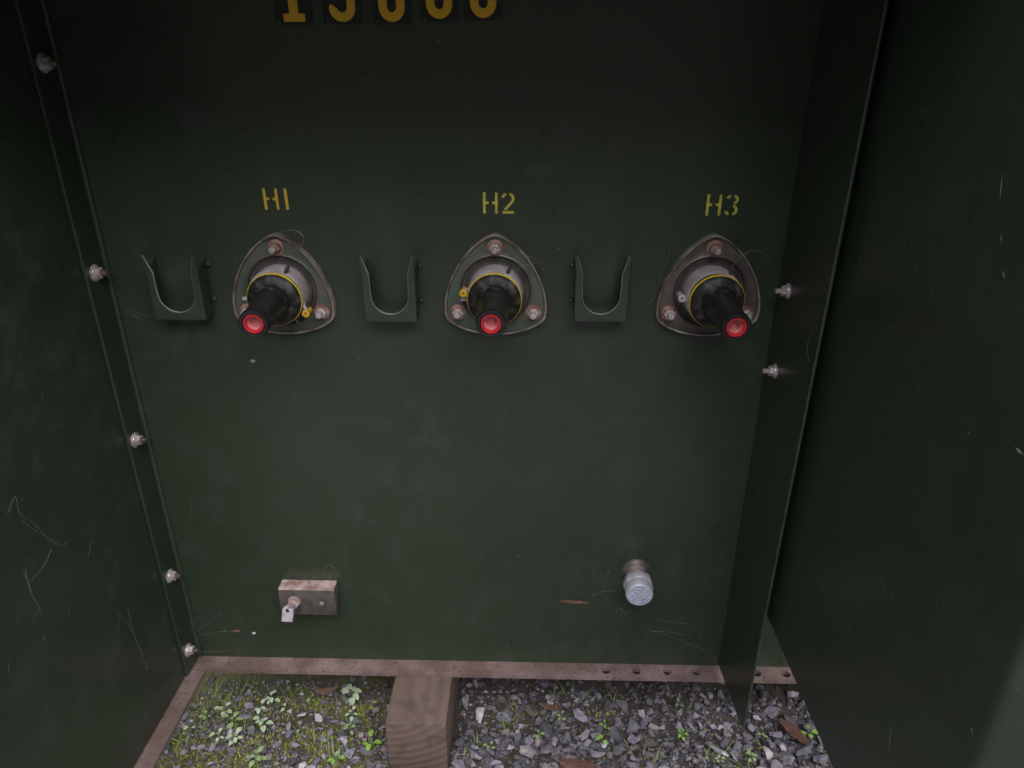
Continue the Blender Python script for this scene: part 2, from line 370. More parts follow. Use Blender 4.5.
# base angle: front lip with anchor holes, side lip
LD, LT = 0.0235, 0.006
def lip(bm):
    hs = []
    for px, py in ((606, 670.5), (636.5, 671), (667, 671.3), (696, 671.8), (757, 673), (786, 673.8)):
        p = on_z(px, py, ZB); hs.append(circle(p.x, p.y, 0.0056, 18))
    plate(bm, [(XL + 0.001, 0.03), (XL + 0.001, -LD), (XR - 0.05, -LD), (XR - 0.05, 0.03)], hs, -LT, lambda u, v, ww: Vector((u, v, ZB - 0.0006 + ww)))
cpart('base_lip', 'lip', lip, smooth=None)
cpart('side_lip', 'lip', lambda bm: bbox(bm, XL - 0.012, XL + 0.0180, -0.37, -LD - 0.0015, ZB - 0.0006 - LT, ZB - 0.0006, 0.0006, seg=1))
cpart('side_lip', 'lip', lambda bm: bbox(bm, XR - 0.02, XR + 0.009, -DEPTH, 0.0, ZB - 0.0006 - LT - 0.001, ZB - 0.0016, 0.0006, seg=1))
cpart('base_channel', 'paint_side', lambda bm: bbox(bm, -0.05, XR - 0.06, -0.005, 0.03, ZB - 0.026, ZB - LT - 0.0012))  # unseen plate added under the lip to make the anchor holes dark
# barrier bracket between the compartments: plate tapering downwards, plane x = XB
fr_t = on_x(885, 0, XB); fr_b = on_x(742, 727, XB)
def slope_y(z): return fr_b.y + (fr_t.y - fr_b.y) * (z - fr_b.z) / (fr_t.z - fr_b.z)
zt = ZTOP - 0.004
def bracket(bm):
    plate(bm, [(0.01, ZB + 0.003), (0.01, zt), (slope_y(zt), zt), (fr_b.y, fr_b.z), (fr_b.y + 0.004, fr_b.z - 0.003)], [], 0.003, lambda u, v, ww: Vector((XB + ww, u, v)), bev=0)
    bmesh.ops.bevel(bm, geom=[e for e in bm.edges if e.is_manifold and e.calc_face_angle(0) > 1.0], offset=0.0007, segments=2, affect='EDGES')
brk = cpart('barrier_bracket', 'paint_barrier', bracket)
# slightly lighter front edge of the bracket
def bedge(bm):
    a = Vector((XB + 0.0015, slope_y(zt), zt)); b = Vector((XB + 0.0015, fr_b.y, fr_b.z))
    n = 60; tube(bm, [a + (b - a) * (i / n) + Vector((0, -0.0003, 0)) for i in range(n + 1)], 0.0017, 8)
cpart('edge_trim', 'paint_stand', bedge, brk, smooth=60)
# big barrier panel, plane x = XP, with a bend near the front
pb = on_x(832, 768, XP); pb2 = on_x(770, 620, XP); ZP = (pb.z + pb2.z) / 2
yf = (on_x(965, 768, XP).y + on_x(1024, 615, XP).y) / 2
print('PANEL', ZP, pb, pb2, yf, fr_t, fr_b)
def panel(bm):
    prof = [(XP, -0.02)]
    n = 8; rad = 0.012
    for k in range(n + 1):       # rounded bend to the right
        a = R(55) * k / n
        prof.append((XP + rad * (1 - math.cos(a)), yf - rad * math.sin(a)))
    x, y = prof[-1]; prof.append((x + 0.10 * math.sin(R(55)), y - 0.10 * math.cos(R(55))))
    inn = []
    for i, (x, y) in enumerate(prof):
        a = prof[max(i - 1, 0)]; b = prof[min(i + 1, len(prof) - 1)]
        d = Vector((b[0] - a[0], b[1] - a[1])).normalized(); inn.append((x - d.y * 0.003, y + d.x * 0.003))
    def ringv(z): return [bm.verts.new((x, y, z)) for x, y in prof], [bm.verts.new((x, y, z)) for x, y in inn]
    a0, b0 = ringv(ZP); a1, b1 = ringv(zt)
    for i in range(len(prof) - 1):
        bm.faces.new((a0[i], a0[i + 1], a1[i + 1], a1[i])); bm.faces.new((b0[i], b1[i], b1[i + 1], b0[i + 1]))
        bm.faces.new((a0[i], b0[i], b0[i + 1], a0[i + 1])); bm.faces.new((a1[i], a1[i + 1], b1[i + 1], b1[i]))
    bm.faces.new((a0[0], a1[0], b1[0], b0[0])); bm.faces.new((a0[-1], b0[-1], b1[-1], a1[-1]))
pan = cpart('barrier_panel', 'paint_barrier', panel)
# spacers that carry the panel on the bracket
for zz in (ZP + 0.12, ZP + 0.45):
    cpart('spacer', 'paint_barrier', lambda bm: bbox(bm, XB + 0.0032, XP - 0.0002, -0.055, -0.025, zz, zz + 0.04, 0.001, seg=1), brk)
# bare nicks on the panel
def nick(bm, a, b, wd):
    p = on_x(*a, XP); q = on_x(*b, XP); d = (q - p).normalized(); s = Vector((1, 0, 0)).cross(d) * wd / 2
    m = (p + q) / 2
    vs = [bm.verts.new(v + Vector((-0.0002, 0, 0))) for v in (p, m + s, q, m - s)]
    bm.faces.new(vs)
for a, b, wd in (((1003, 172), (1000, 203), 0.0009), ((1002, 233), (1001, 243), 0.0009), ((1003, 270), (1005, 279), 0.0013), ((1015, 447), (1024, 455), 0.0022),
                 ((893, 722), (888, 752), 0.0008), ((971, 727), (973, 733), 0.0013), ((1017, 688), (1019, 693), 0.0009), ((848, 622), (851, 634), 0.0007), ((880, 575), (884, 590), 0.0006)):
    cpart('scratch', 'scratch', lambda bm: nick(bm, a, b, wd), pan, smooth=None)
def nickb(bm, a, b, wd, x):
    p = on_x(*a, x); q = on_x(*b, x); d = (q - p).normalized(); s = Vector((1, 0, 0)).cross(d) * wd / 2; m = (p + q) / 2
    bm.faces.new([bm.verts.new(v + Vector((-0.0002, 0, 0))) for v in (p, m + s, q, m - s)])
for a, b, wd in (((804, 108), (800, 140), 0.0009), ((734, 538), (733, 553), 0.0035), ((738, 518), (737, 528), 0.0012), ((727, 604), (726, 622), 0.0014), ((773, 562), (772, 568), 0.0012), ((725, 655), (722, 672), 0.001), ((745, 676), (744, 682), 0.0015)):
    cpart('scratch', 'scratch', lambda bm: nickb(bm, a, b, wd, XB), brk, smooth=None)

# bolts through the flange: washer, nut and stud, pointing along +x (left) or -x (right)
def hexnut(bm, r, h0, h1, axis, org=(0, 0, 0)):
    lathe(bm, [(r * 0.9, h0), (r, h0 + 0.0008), (r, h1 - 0.0008), (r * 0.86, h1)], axis, org, 6, cap0=True)
def make_bolt(ax, long=0.007, stud='brass_stud'):
    root = bpy.data.objects.new('bolt', None); root.empty_display_size = 0.01; COL.objects.link(root)
    bm = bmesh.new(); lathe(bm, [(0.0105, 0), (0.0105, 0.0012), (0.0095, 0.0017), (0.004, 0.0018)], ax, seg=24); finish(bm, 'washer', 'zinc', root, smooth=40)
    bm = bmesh.new(); lathe(bm, [(0.0083, 0.0017), (0.0080, 0.0028), (0.0065, 0.0032)], ax, seg=24); hexnut(bm, 0.0072, 0.0030, 0.0092, ax); finish(bm, 'nut', 'zinc', root, smooth=30)
    bm = bmesh.new()
    prof = []; h = 0.009; n = 9
    for i in range(n): prof += [(0.0037, 0.009 + long * i / n), (0.0033, 0.009 + long * (i + 0.5) / n)]
    prof += [(0.0030, 0.009 + long)]
    lathe(bm, prof, ax, seg=14); finish(bm, 'stud', stud, root, smooth=30)
    return root
bl = make_bolt((1, 0, 0))
for i, (px, py) in enumerate(((43, 63), (95, 273), (135, 440), (170, 576), (188, 650))):
    o = bl if i == 0 else copy_tree(bl)
    o.parent = cab; p = on_x(px, py, XL); p.y = max(min(p.y, -0.012), -0.027); o.location = p
    o.rotation_euler = (random.uniform(0, 1), 0, 0); o.scale = (0.86, 0.86, 0.86)
br = make_bolt((-1, 0, 0), 0.008, 'zinc')
for i, (px, py) in enumerate(((788, 291), (775, 371))):
    o = br if i == 0 else copy_tree(br)
    o.parent = cab; p = on_x(px, py, XB); o.location = p; o.scale = (0.78, 0.78, 0.78); o.rotation_euler = (random.uniform(0, 1), 0, 0)

# ------------------------------------------------------------------ unseen shrubs, added to keep low sky light off the upper wall
M['hedge'] = mat('hedge_leaf', (0.035, 0.06, 0.022), 0.6, col2=(0.055, 0.085, 0.03), scale=3)
M['hedge_stem'] = mat('hedge_stem', (0.09, 0.07, 0.05), 0.9, col2=(0.06, 0.045, 0.035), scale=30)
hwords = ['leftmost', 'second', 'third', 'fourth', 'fifth', 'sixth', 'seventh', 'eighth', 'ninth', 'rightmost']
for k in range(10):
    rn = random.Random(70 + k); a = R(-62 + 124 * k / 9)
    t = thing('hedge_shrub', (SHADE_R * math.sin(a), -D - SHADE_R * math.cos(a), -0.03), f'tall dark evergreen shrub behind the viewpoint, {hwords[k]} of the row of ten', 'shrub', 'evergreen shrubs across the yard')
    vs, fs = [], []
    for j in range(2600):
        u = Vector((rn.gauss(0, 1), rn.gauss(0, 1), rn.gauss(0, 1))).normalized() * (rn.random() ** 0.4)
        h = SHADE_H * (0.5 + 0.5 * u.z) * rn.uniform(0.93, 1.04) + 0.05; rad = 0.95 * (1 - 0.35 * (h / SHADE_H) ** 2)
        c = Vector((u.x * rad * 1.1, u.y * rad * 0.7, h)) + 0.12 * Vector((noise.noise(u * 3 + Vector((k, 0, 0))), noise.noise(u * 3 + Vector((0, k, 0))), 0))
        d = Vector((rn.gauss(0, 1), rn.gauss(0, 1), rn.gauss(0, 0.6))).normalized(); e = d.cross(Vector((rn.gauss(0, 1), rn.gauss(0, 1), rn.gauss(0, 1)))).normalized()
        l = rn.uniform(0.06, 0.13); b0 = len(vs)
        vs += [c - d * l, c + e * l * 0.45, c + d * l, c - e * l * 0.45]; fs.append((b0, b0 + 1, b0 + 2, b0 + 3))
    me = bpy.data.meshes.new('crown'); me.from_pydata(vs, [], fs); me.materials.append(M['hedge'])
    o = bpy.data.objects.new('crown', me); COL.objects.link(o); o.parent = t
    bm = bmesh.new(); tube(bm, [(0, 0, 0), (0.03, 0.02, 1.0), (0, 0.05, SHADE_H * 0.8)], 0.06, 8, taper=[1, 0.7, 0.2]); finish(bm, 'trunk', 'hedge_stem', t, smooth=60)

# ------------------------------------------------------------------ bushings
NR = 96
def outline(s, blend, rc):
    pts = []
    for k in range(NR):
        f = 2 * math.pi * k / NR
        h = 0.0558 + 0.0064 * math.cos(3 * (f - math.pi / 2)); hp = -0.0192 * math.sin(3 * (f - math.pi / 2))
        x = h * math.cos(f) - hp * math.sin(f); z = h * math.sin(f) + hp * math.cos(f)
        pts.append((x * s * (1 - blend) + rc * math.cos(f) * blend, z * s * (1 - blend) + rc * math.sin(f) * blend))
    return pts
def loft(bm, rings, mis):
    prev = None
    for i, (pts, h) in enumerate(rings):
        vs = [bm.verts.new((x, -h, z)) for x, z in pts]
        if prev:
            for k in range(NR):
                bm.faces.new((prev[k], prev[(k + 1) % NR], vs[(k + 1) % NR], vs[k])).material_index = mis[i - 1]
        prev = vs
def make_bushing(v, label, loc):
    t = thing('bushing', loc, label, 'bushing', 'high voltage bushings in a row on the tank wall')
    bm = bmesh.new()
    loft(bm, [(outline(1.0, 0, 0), 0.0), (outline(1.0, 0, 0), 0.0085), (outline(0.994, 0, 0), 0.0098), (outline(0.976, 0, 0), 0.0098), (outline(0.960, 0, 0), 0.0082)], [0] * 4)
    fl = bpy.data.objects
    rim = finish(bm, 'flange_rim', 'rim_' + v, t, smooth=50)
    bm = bmesh.new()
    loft(bm, [(outline(0.962, 0, 0), 0.0083), (outline(0.94, 0, 0), 0.0066), (outline(0.85, 0.35, 0.045), 0.0062), (outline(0.8, 1, 0.041), 0.0068),
              (outline(0.8, 1, 0.0395), 0.0076), (outline(0.8, 1, 0.038), 0.0066), (outline(0.8, 1, 0.0365), 0.0035), (outline(0.8, 1, 0.0335), 0.003), (outline(0.8, 1, 0.0325), 0.006), (outline(0.8, 1, 0.0300), 0.0064)],
         [0, 0, 0, 0, 0, 1, 1, 1, 1])
    finish(bm, 'flange_plate', ['flange_' + v, 'groove'], t, smooth=50)
    for k, a in enumerate((90, 210, 330)):
        b = (0.0475 * math.cos(R(a)), 0, 0.0475 * math.sin(R(a)))
        bm = bmesh.new(); lathe(bm, [(0.0088, 0.006), (0.0088, 0.0078), (0.0075, 0.0085), (0.004, 0.0086)], (0, -1, 0), b, 20)
        w_ = finish(bm, 'washer', 'rust', t, smooth=40)
        bm = bmesh.new(); hexnut(bm, 0.0062, 0.0084, 0.0135, (0, -1, 0), b); finish(bm, 'nut', 'rust' if (v != 'b' and k == 0) else 'zinc', t, smooth=30)
        bm = bmesh.new(); lathe(bm, [(0.0037, 0.013), (0.0037, 0.0205), (0.0030, 0.0215)], (0, -1, 0), b, 14); finish(bm, 'stud', 'zinc', t, smooth=40)
    bm = bmesh.new()
    lathe(bm, [(0.0295, 0.004), (0.0298, 0.006), (0.0293, 0.0270), (0.0283, 0.0290), (0.0262, 0.0291)], seg=64, cap1=False)
    col = finish(bm, 'well_collar', 'collar', t, smooth=40)
    for a in (62, 185, 305):
        bm = bmesh.new(); q = Matrix.Rotation(-R(a), 3, 'Y')
        bbox(bm, 0.0278, 0.0365, -0.0290, -0.0230, -0.0017, 0.0017, 0.0008, seg=1)
        for vv in bm.verts: vv.co = q @ vv.co
        finish(bm, 'lug', 'groove' if a != 185 else 'collar', col, smooth=30)
    bm = bmesh.new()
    lathe(bm, [(0.0258, 0.027), (0.0270, 0.0305), (0.0278, 0.0330), (0.0281, 0.0362)], seg=64, cap1=False)
    lathe(bm, [(0.0283, 0.0385), (0.0276, 0.0400), (0.0245, 0.0425), (0.0198, 0.0452), (0.0175, 0.0490), (0.0168, 0.057)], seg=64, cap1=False)
    body = finish(bm, 'insert_skirt', 'rubber_dust', t, smooth=50)
    bm = bmesh.new(); lathe(bm, [(0.0279, 0.0350), (0.0288, 0.0358), (0.0289, 0.0372), (0.0285, 0.0388), (0.0274, 0.0394)], seg=64, cap1=False)
    finish(bm, 'yellow_ring', 'yellow', t, smooth=60)
    bm = bmesh.new()
    lathe(bm, [(0.0170, 0.0566), (0.0164, 0.064), (0.0137, 0.101), (0.0137, 0.1025), (0.0143, 0.1035), (0.0146, 0.106), (0.0144, 0.1105), (0.0135, 0.1125), (0.0116, 0.1130), (0.0104, 0.1125), (0.0101, 0.098)], seg=56, cap1=True)
    finish(bm, 'insert_body', 'rubber', t, smooth=40)
    bm = bmesh.new()
    lathe(bm, [(0.0101, 0.099), (0.0101, 0.1105), (0.0096, 0.1118), (0.0082, 0.1118), (0.0070, 0.1105), (0.0066, 0.105)], seg=48, cap1=False)
    cp = finish(bm, 'red_cap', 'red', t, smooth=40)
    bm = bmesh.new()
    lathe(bm, [(0.0068, 0.1090), (0.0060, 0.1075), (0.0052, 0.1010), (0.0040, 0.1000), (0.0022, 0.1004)], seg=24, cap1=True)
    finish(bm, 'socket', 'pink', cp, smooth=30)
    return t
def eyelet(t, px, py, ang, m):
    """small tubular plug standing beside the skirt on a short arm"""
    p = on_y(px, py, -0.033) - t.location
    bm = bmesh.new()
    lathe(bm, [(0.0030, -0.012), (0.0030, 0), (0.0040, 0.0005), (0.0042, 0.002), (0.0040, 0.0036), (0.0034, 0.0040), (0.0016, 0.0040), (0.0013, 0.001)], org=p, seg=20)
    e = finish(bm, 'vent_plug', m, t, smooth=40)
    bm = bmesh.new(); q = Vector((0.029 * math.cos(R(ang)), -0.025, 0.029 * math.sin(R(ang))))
    tube(bm, smooth_path([q, (q + p) / 2 + Vector((0, -0.001, 0.001)), p + Vector((0, 0.003, 0))], 5), 0.0019, 8)
    finish(bm, 'arm', 'rubber' if m == 'collar' else 'collar', e, smooth=60)
def lockwire(t, pts):
    bm = bmesh.new()
    tube(bm, smooth_path([on_y(px, py, y) - t.location for px, py, y in pts], 6), 0.00042, 5)
    finish(bm, 'lock_wire', 'wire', t, smooth=60)
bush = []
for v, px, py, lab in (('a', 284.0, 289.0, 'black bushing under the H1 mark, its red capped nose pointing lower left'),
                       ('b', 495.8, 289.5, 'middle black bushing on a greenish flange under the H2 mark'),
                       ('c', 708.0, 290.5, 'black bushing on a brownish flange under the H3 mark, nearest the barrier')):
    bush.append(make_bushing(v, lab, on_y(px, py, 0.0)))
for b_, ax_, az_ in ((bush[0], 1.0, 3.2), (bush[1], 0.6, 0.3), (bush[2], 1.6, 0.8)):
    for ch in b_.children:
        if ch.name.split('.')[0] in ('insert_skirt', 'yellow_ring', 'insert_body', 'red_cap'): ch.rotation_euler = (R(ax_), 0, R(az_))
eyelet(bush[0], 306.6, 313, -15, 'yellow_plug')
eyelet(bush[1], 463.4, 292.6, 165, 'yellow_plug')
eyelet(bush[2], 681.5, 297.5, 185, 'collar')
zz1 = lambda x, y: (130 + x / 4.265, 170 + y / 4.265)
zz2 = lambda x, y: (340 + x / 4.265, 170 + y / 4.265)
zz3 = lambda x, y: (560 + x / 4.267, 170 + y / 4.267)
def wpath(z, pts): return [(*z(x, y), d) for x, y, d in pts]
lockwire(bush[0], wpath(zz1, [(627, 395, -.018), (680, 355, -.024), (725, 325, -.024), (742, 292, -.022), (715, 262, -.02), (670, 258, -.018), (620, 275, -.014), (560, 300, -.010)]))
lockwire(bush[1], wpath(zz2, [(745, 432, -.018), (780, 410, -.022), (830, 398, -.020), (862, 402, -.012)]))
lockwire(bush[1], wpath(zz2, [(700, 330, -.010), (745, 352, -.016), (790, 362, -.020), (830, 378, -.018), (862, 388, -.010)]))
lockwire(bush[2], wpath(zz3, [(728, 425, -.018), (770, 370, -.024), (810, 345, -.024), (850, 348, -.02), (880, 370, -.014), (896, 388, -.008)]))
lockwire(bush[2], wpath(zz3, [(726, 418, -.018), (765, 385, -.022), (800, 355, -.024), (830, 340, -.02), (865, 352, -.012)]))
lockwire(bush[2], wpath(zz3, [(470, 340, -.003), (455, 385, -.003), (428, 450, -.003), (412, 520, -.003), (380, 570, -.003)]))

# ------------------------------------------------------------------ parking stands
def make_stand(label, loc):
    t = thing('parking_stand', loc, label, 'bracket', 'empty U shaped parking stands between the bushings')
    wb, wt, hh, sw, web = 0.0278, 0.0287, 0.0715, 0.0200, 0.0090
    def uplate(grow=0.0, top=hh):
        o = [(-wb, 0), (wb, 0), (wt * 0.98, top * 0.72), (wt + 0.001, top), (wt - 0.0022, top + 0.0006)]
        inner = [(sw + 0.0005, top * 0.735), (sw, sw + web + 0.004)]
        arc = [(sw * math.cos(R(a)), web + sw + sw * math.sin(R(a)) * 1.02) for a in range(0, -181, -12)]
        left = [(-sw, sw + web + 0.004), (-sw - 0.0005, top * 0.735)]
        return o + inner + arc[1:-1] + left + [(-wt + 0.0022, top + 0.0006), (-wt - 0.001, top), (-wt * 0.98, top * 0.72)]
    FR = 0.021
    bm = bmesh.new(); plate(bm, uplate(), [], 0.0022, lambda u, v, ww: Vector((u, -FR - 0.0022 + ww, v)))
    bmesh.ops.bevel(bm, geom=[e for e in bm.edges if e.is_manifold and e.calc_face_angle(0) > 1.0 and abs(e.verts[0].co.y - e.verts[1].co.y) < 1e-5 and e.verts[0].co.y < -FR - 0.002], offset=0.0005, segments=1, affect='EDGES')
    # tips bend forward
    for vv in bm.verts:
        if vv.co.z > hh * 0.8: vv.co.y -= (vv.co.z - hh * 0.8) * 0.15
    bm.normal_update()
    for f in bm.faces:
        if abs(f.normal.y) < 0.9 and f.normal.z > -0.5 and abs(f.calc_center_median().x) < wt - 0.001: f.material_index = 1  # inner and upward edges take the painted highlight
    finish(bm, 'front_plate', ['paint_stand', 'edge'], t, smooth=30)
    for s in (-1, 1):
        bm = bmesh.new()
        vs = []
        o = [(-FR + 0.0004, 0.0005), (-0.002, 0.0005), (-0.002, hh * 0.9), (-FR + 0.0004, hh * 0.74)]
        plate(bm, o, [], 0.0022, lambda u, v, ww: Vector((s * (wb - 0.0002 - ww), u, v)))
        for vv in bm.verts: vv.co.x += s * (wt - wb) * vv.co.z / hh
        finish(bm, 'side_plate', 'paint_stand', t, smooth=30)
    for s in (-1, 1):
        for zz in (0.0175, 0.056):
            bm = bmesh.new(); b = (s * 0.0308, 0, zz)
            lathe(bm, [(0.0028, 0), (0.0027, 0.0015), (0.0021, 0.0030), (0.0010, 0.0034)], (0, -1, 0), b, 14); finish(bm, 'weld_stud', 'paint_stand', t, smooth=60)
    return t
for px, py, lab in ((181.5, 319.5, 'empty green U shaped parking stand left of the H1 bushing'),
                    (391.5, 321.5, 'empty green U shaped parking stand between the H1 and H2 bushings'),
                    (600, 321.5, 'empty green U shaped parking stand between the H2 and H3 bushings')):
    p = on_y(px, py, -0.022); p.y = 0; make_stand(lab, p)

# ------------------------------------------------------------------ stencilled marks and number decals
def stroke(bm, pts, wd, y, closed=False):
    """flat ribbon along a 2D path (x, z)"""
    P = [Vector(p) for p in pts]; n = len(P); L = []; Rr = []
    for i in range(n):
        a = P[i - 1] if (i or closed) else P[0]; b = P[(i + 1) % n] if (i < n - 1 or closed) else P[-1]
        d = (b - a).normalized(); nn = Vector((-d.y, d.x)) * wd / 2
        L.append((P[i] + nn)); Rr.append((P[i] - nn))
    m = n if closed else n - 1
    lv = [bm.verts.new((p.x, y, p.y)) for p in L]; rv = [bm.verts.new((p.x, y, p.y)) for p in Rr]
    for i in range(m): bm.faces.new((lv[i], lv[(i + 1) % n], rv[(i + 1) % n], rv[i]))
def thicken(bm, d):
    ex = bmesh.ops.extrude_face_region(bm, geom=bm.faces[:])
    for g_ in ex['geom']:
        if isinstance(g_, bmesh.types.BMVert): g_.co.y -= d
def arcpts(cx, cz, rx, rz, a0, a1, n=10): return [(cx + rx * math.cos(R(a0 + (a1 - a0) * k / n)), cz + rz * math.sin(R(a0 + (a1 - a0) * k / n))) for k in range(n + 1)]
SW = 0.0029
def glyph_H(bm, x):
    for dx in (0, 0.0125): stroke(bm, [(x + dx, 0), (x + dx, 0.0245)], SW, 0)
    for dx, s in ((0, 1), (0.0125, -1)): stroke(bm, [(x + dx + s * 0.0014, 0.0125), (x + dx + s * 0.0044, 0.0125)], SW, 0)
def glyph_1(bm, x): stroke(bm, [(x + 0.003, 0), (x + 0.003, 0.0245)], SW, 0)
def glyph_2(bm, x):
    stroke(bm, arcpts(x + 0.006, 0.0175, 0.0055, 0.0058, 168, 110, 4), SW, 0)
    stroke(bm, arcpts(x + 0.006, 0.0175, 0.0055, 0.0058, 70, -38, 8) + [(x + 0.0030, 0.0045)], SW, 0)
    stroke(bm, [(x + 0.0005, 0.0015), (x + 0.0125, 0.0015)], SW, 0)
def glyph_3(bm, x):
    stroke(bm, arcpts(x + 0.006, 0.0185, 0.0052, 0.0048, 165, 110, 4), SW, 0)
    stroke(bm, arcpts(x + 0.006, 0.0185, 0.0052, 0.0048, 70, -70, 8), SW, 0)
    stroke(bm, arcpts(x + 0.006, 0.0065, 0.0054, 0.0052, 70, -70, 8), SW, 0)
    stroke(bm, arcpts(x + 0.006, 0.0065, 0.0054, 0.0052, 195, 250, 4), SW, 0)
for px, py, gl, mt, sh, lab in ((266.5, 209.5, glyph_1, 'stencil_old', -0.03, 'worn orange-yellow stencilled H1 painted above the first bushing'),
                            (484.5, 213.5, glyph_2, 'stencil', 0.0, 'yellow stencilled H2 painted above the middle bushing'),
                            (706.5, 215.5, glyph_3, 'stencil', 0.03, 'yellow stencilled H3 painted above the bushing nearest the barrier')):
    p = on_y(px, py, 0); bm = bmesh.new(); glyph_H(bm, 0); gl(bm, 0.0185 if gl is not glyph_1 else 0.0195)
    for vv in bm.verts:
        vv.co.x += sh * 0.4 * (vv.co.z - 0.012) + 0.0003 * noise.noise(Vector((vv.co.x * 300, vv.co.z * 300, 1)))
    for vv in bm.verts: vv.co.z *= 0.88
    thicken(bm, 0.0003)
    tag(finish(bm, 'stencil_mark', mt, None, (p.x, -0.0001, p.z)), lab, 'marking', 'stencilled bushing marks')
def digit_1(bm):
    stroke(bm, [(0, 0.0065), (0, 0.052)], 0.0088, 0); stroke(bm, [(-0.0102, 0.0035), (0.0102, 0.0035)], 0.0068, 0); stroke(bm, [(-0.0102, 0.0445), (-0.0044, 0.0465)], 0.006, 0)
def digit_5(bm):
    stroke(bm, [(-0.0075, 0.0125)] + arcpts(0, 0.0115, 0.0085, 0.0080, 185, 360, 16) + [(0.0085, 0.022)] + arcpts(0, 0.022, 0.0085, 0.0085, 10, 130, 10), 0.0078, 0)
    stroke(bm, [(-0.0085, 0.027), (-0.0085, 0.052)], 0.0066, 0); stroke(bm, [(-0.0052, 0.0487), (0.011, 0.0487)], 0.0066, 0)
def digit_0(bm):
    stroke(bm, arcpts(0, 0.0125, 0.0083, 0.0090, 180, 360, 16) + arcpts(0, 0.0420, 0.0083, 0.0090, 0, 180, 16), 0.0080, 0, closed=True)
ordn = ['first', 'second', 'third', 'fourth', 'fifth']
for i, (cx, by, dg, rot, nm) in enumerate(((295.5, 25, digit_1, 0.3, '1'), (343.5, 24.5, digit_5, -0.5, '5'), (393, 24.5, digit_0, 0.6, '0'), (440, 21.5, digit_0, 0.8, '0'), (484, 20.5, digit_0, 2.0, '0'))):
    p = on_y(cx, by, 0)
    t = thing('number_decal', (p.x, -0.0002, p.z), f'black adhesive decal with amber {nm}, {ordn[i]} from the left along the top', 'decal', 'number decals along the top of the tank wall')
    t.rotation_euler = (0, -R(rot), 0)
    bm = bmesh.new(); bbox(bm, -0.0182, 0.0182, -0.0004, 0, 0, 0.0625); finish(bm, 'backing', 'decal', t)
    bm = bmesh.new(); dg(bm); thicken(bm, 0.0003); finish(bm, 'digit', 'digit', t, (0, -0.00045, 0.0026))
    bm = bmesh.new(); lathe(bm, [(0.0006, 0), (0.0004, 0.0002)], (0, -1, 0), (-0.0145, -0.0004, 0.0022), 8); finish(bm, 'print_dot', 'straw', t)

# ------------------------------------------------------------------ ground pad
PD = 0.019
a = on_y(281.5, 614.5, -PD); b = on_y(337.0, 613.5, -PD); ztop = on_y(309, 590, -PD).z
t = thing('ground_pad', ((a.x + b.x) / 2, 0, a.z), 'small weathered metal grounding pad with a tinned lug on the lower left of tank wall', 'grounding pad')
hw = (b.x - a.x) / 2; ph = ztop - a.z
bm = bmesh.new(); bbox(bm, -hw, hw, -PD, 0, 0, ph - 0.0012, 0.0012)
finish(bm, 'pad_block', 'castiron', t, smooth=40)
bm = bmesh.new()
n = 26
rows = []
for i in range(n + 1):
    x = -hw + 0.0008 + (2 * hw - 0.0016) * i / n
    wob = 0.0022 * noise.noise(Vector((x * 160, 0, 0)))
    rows.append([bm.verts.new((x, yy, zz)) for yy, zz in ((-PD + 0.0006 + wob * 0.4, ph - 0.0030 + wob), (-PD + 0.0012, ph + wob * 0.5), (-0.004, ph + 0.0006 + wob), (-0.0006, ph + 0.0008 + wob * 0.5), (-0.0006, ph - 0.003))])
for i in range(n):
    for k in range(4): bm.faces.new((rows[i][k], rows[i + 1][k], rows[i + 1][k + 1], rows[i][k + 1]))
bm.faces.new(rows[0]); bm.faces.new(rows[-1])
finish(bm, 'scraped_top', 'castedge', t, smooth=60)
bm = bmesh.new(); q = on_y(322, 603.5, -PD) - t.location
lathe(bm, [(0.0030, -0.001), (0.0030, 0.0012), (0.0022, 0.0018)], org=(q.x, -PD, q.z), seg=14); finish(bm, 'screw', 'lug', t, smooth=40)
q = on_y(294.5, 601, -PD) - t.location
bm = bmesh.new(); lathe(bm, [(0.0085, 0), (0.0085, 0.002), (0.0075, 0.0028), (0.004, 0.003)], org=(q.x, -PD, q.z), seg=24); w1 = finish(bm, 'washer', 'pipe', t, smooth=40)
bm = bmesh.new(); hexnut(bm, 0.0075, 0.0028, 0.0085, (0, -1, 0), (q.x, -PD, q.z)); finish(bm, 'nut', 'castedge', t, smooth=30)
# lug: split eye tilted downwards with a flat tongue
bm = bmesh.new()
ol = [(-0.0085, -0.014), (0.0085, -0.0145), (0.0088, -0.004)] + [(0.0088 * math.cos(R(k)), 0.0085 * math.sin(R(k)) + 0.002) for k in range(10, 171, 20)] + [(-0.0088, -0.004)]
plate(bm, ol, [circle(-0.0005, 0.0025, 0.0032, 16)], 0.0075, lambda u, v, ww: Vector((u, ww, v)))
rot = Matrix.Rotation(R(-38), 3, 'X')
for vv in bm.verts: vv.co = rot @ (vv.co * 0.82) + Vector((q.x - 0.0035, -PD - 0.0185, q.z - 0.0025))
lg = finish(bm, 'lug', 'lug', t, smooth=30)
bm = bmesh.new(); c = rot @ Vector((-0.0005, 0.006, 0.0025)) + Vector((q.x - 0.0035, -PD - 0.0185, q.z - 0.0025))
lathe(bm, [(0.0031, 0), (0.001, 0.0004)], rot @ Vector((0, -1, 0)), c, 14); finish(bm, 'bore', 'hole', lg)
bm = bmesh.new(); lathe(bm, [(0.0042, 0.008), (0.0042, 0.0155)], org=(q.x, -PD, q.z), seg=16); finish(bm, 'bolt_shank', 'lug', t, smooth=40)

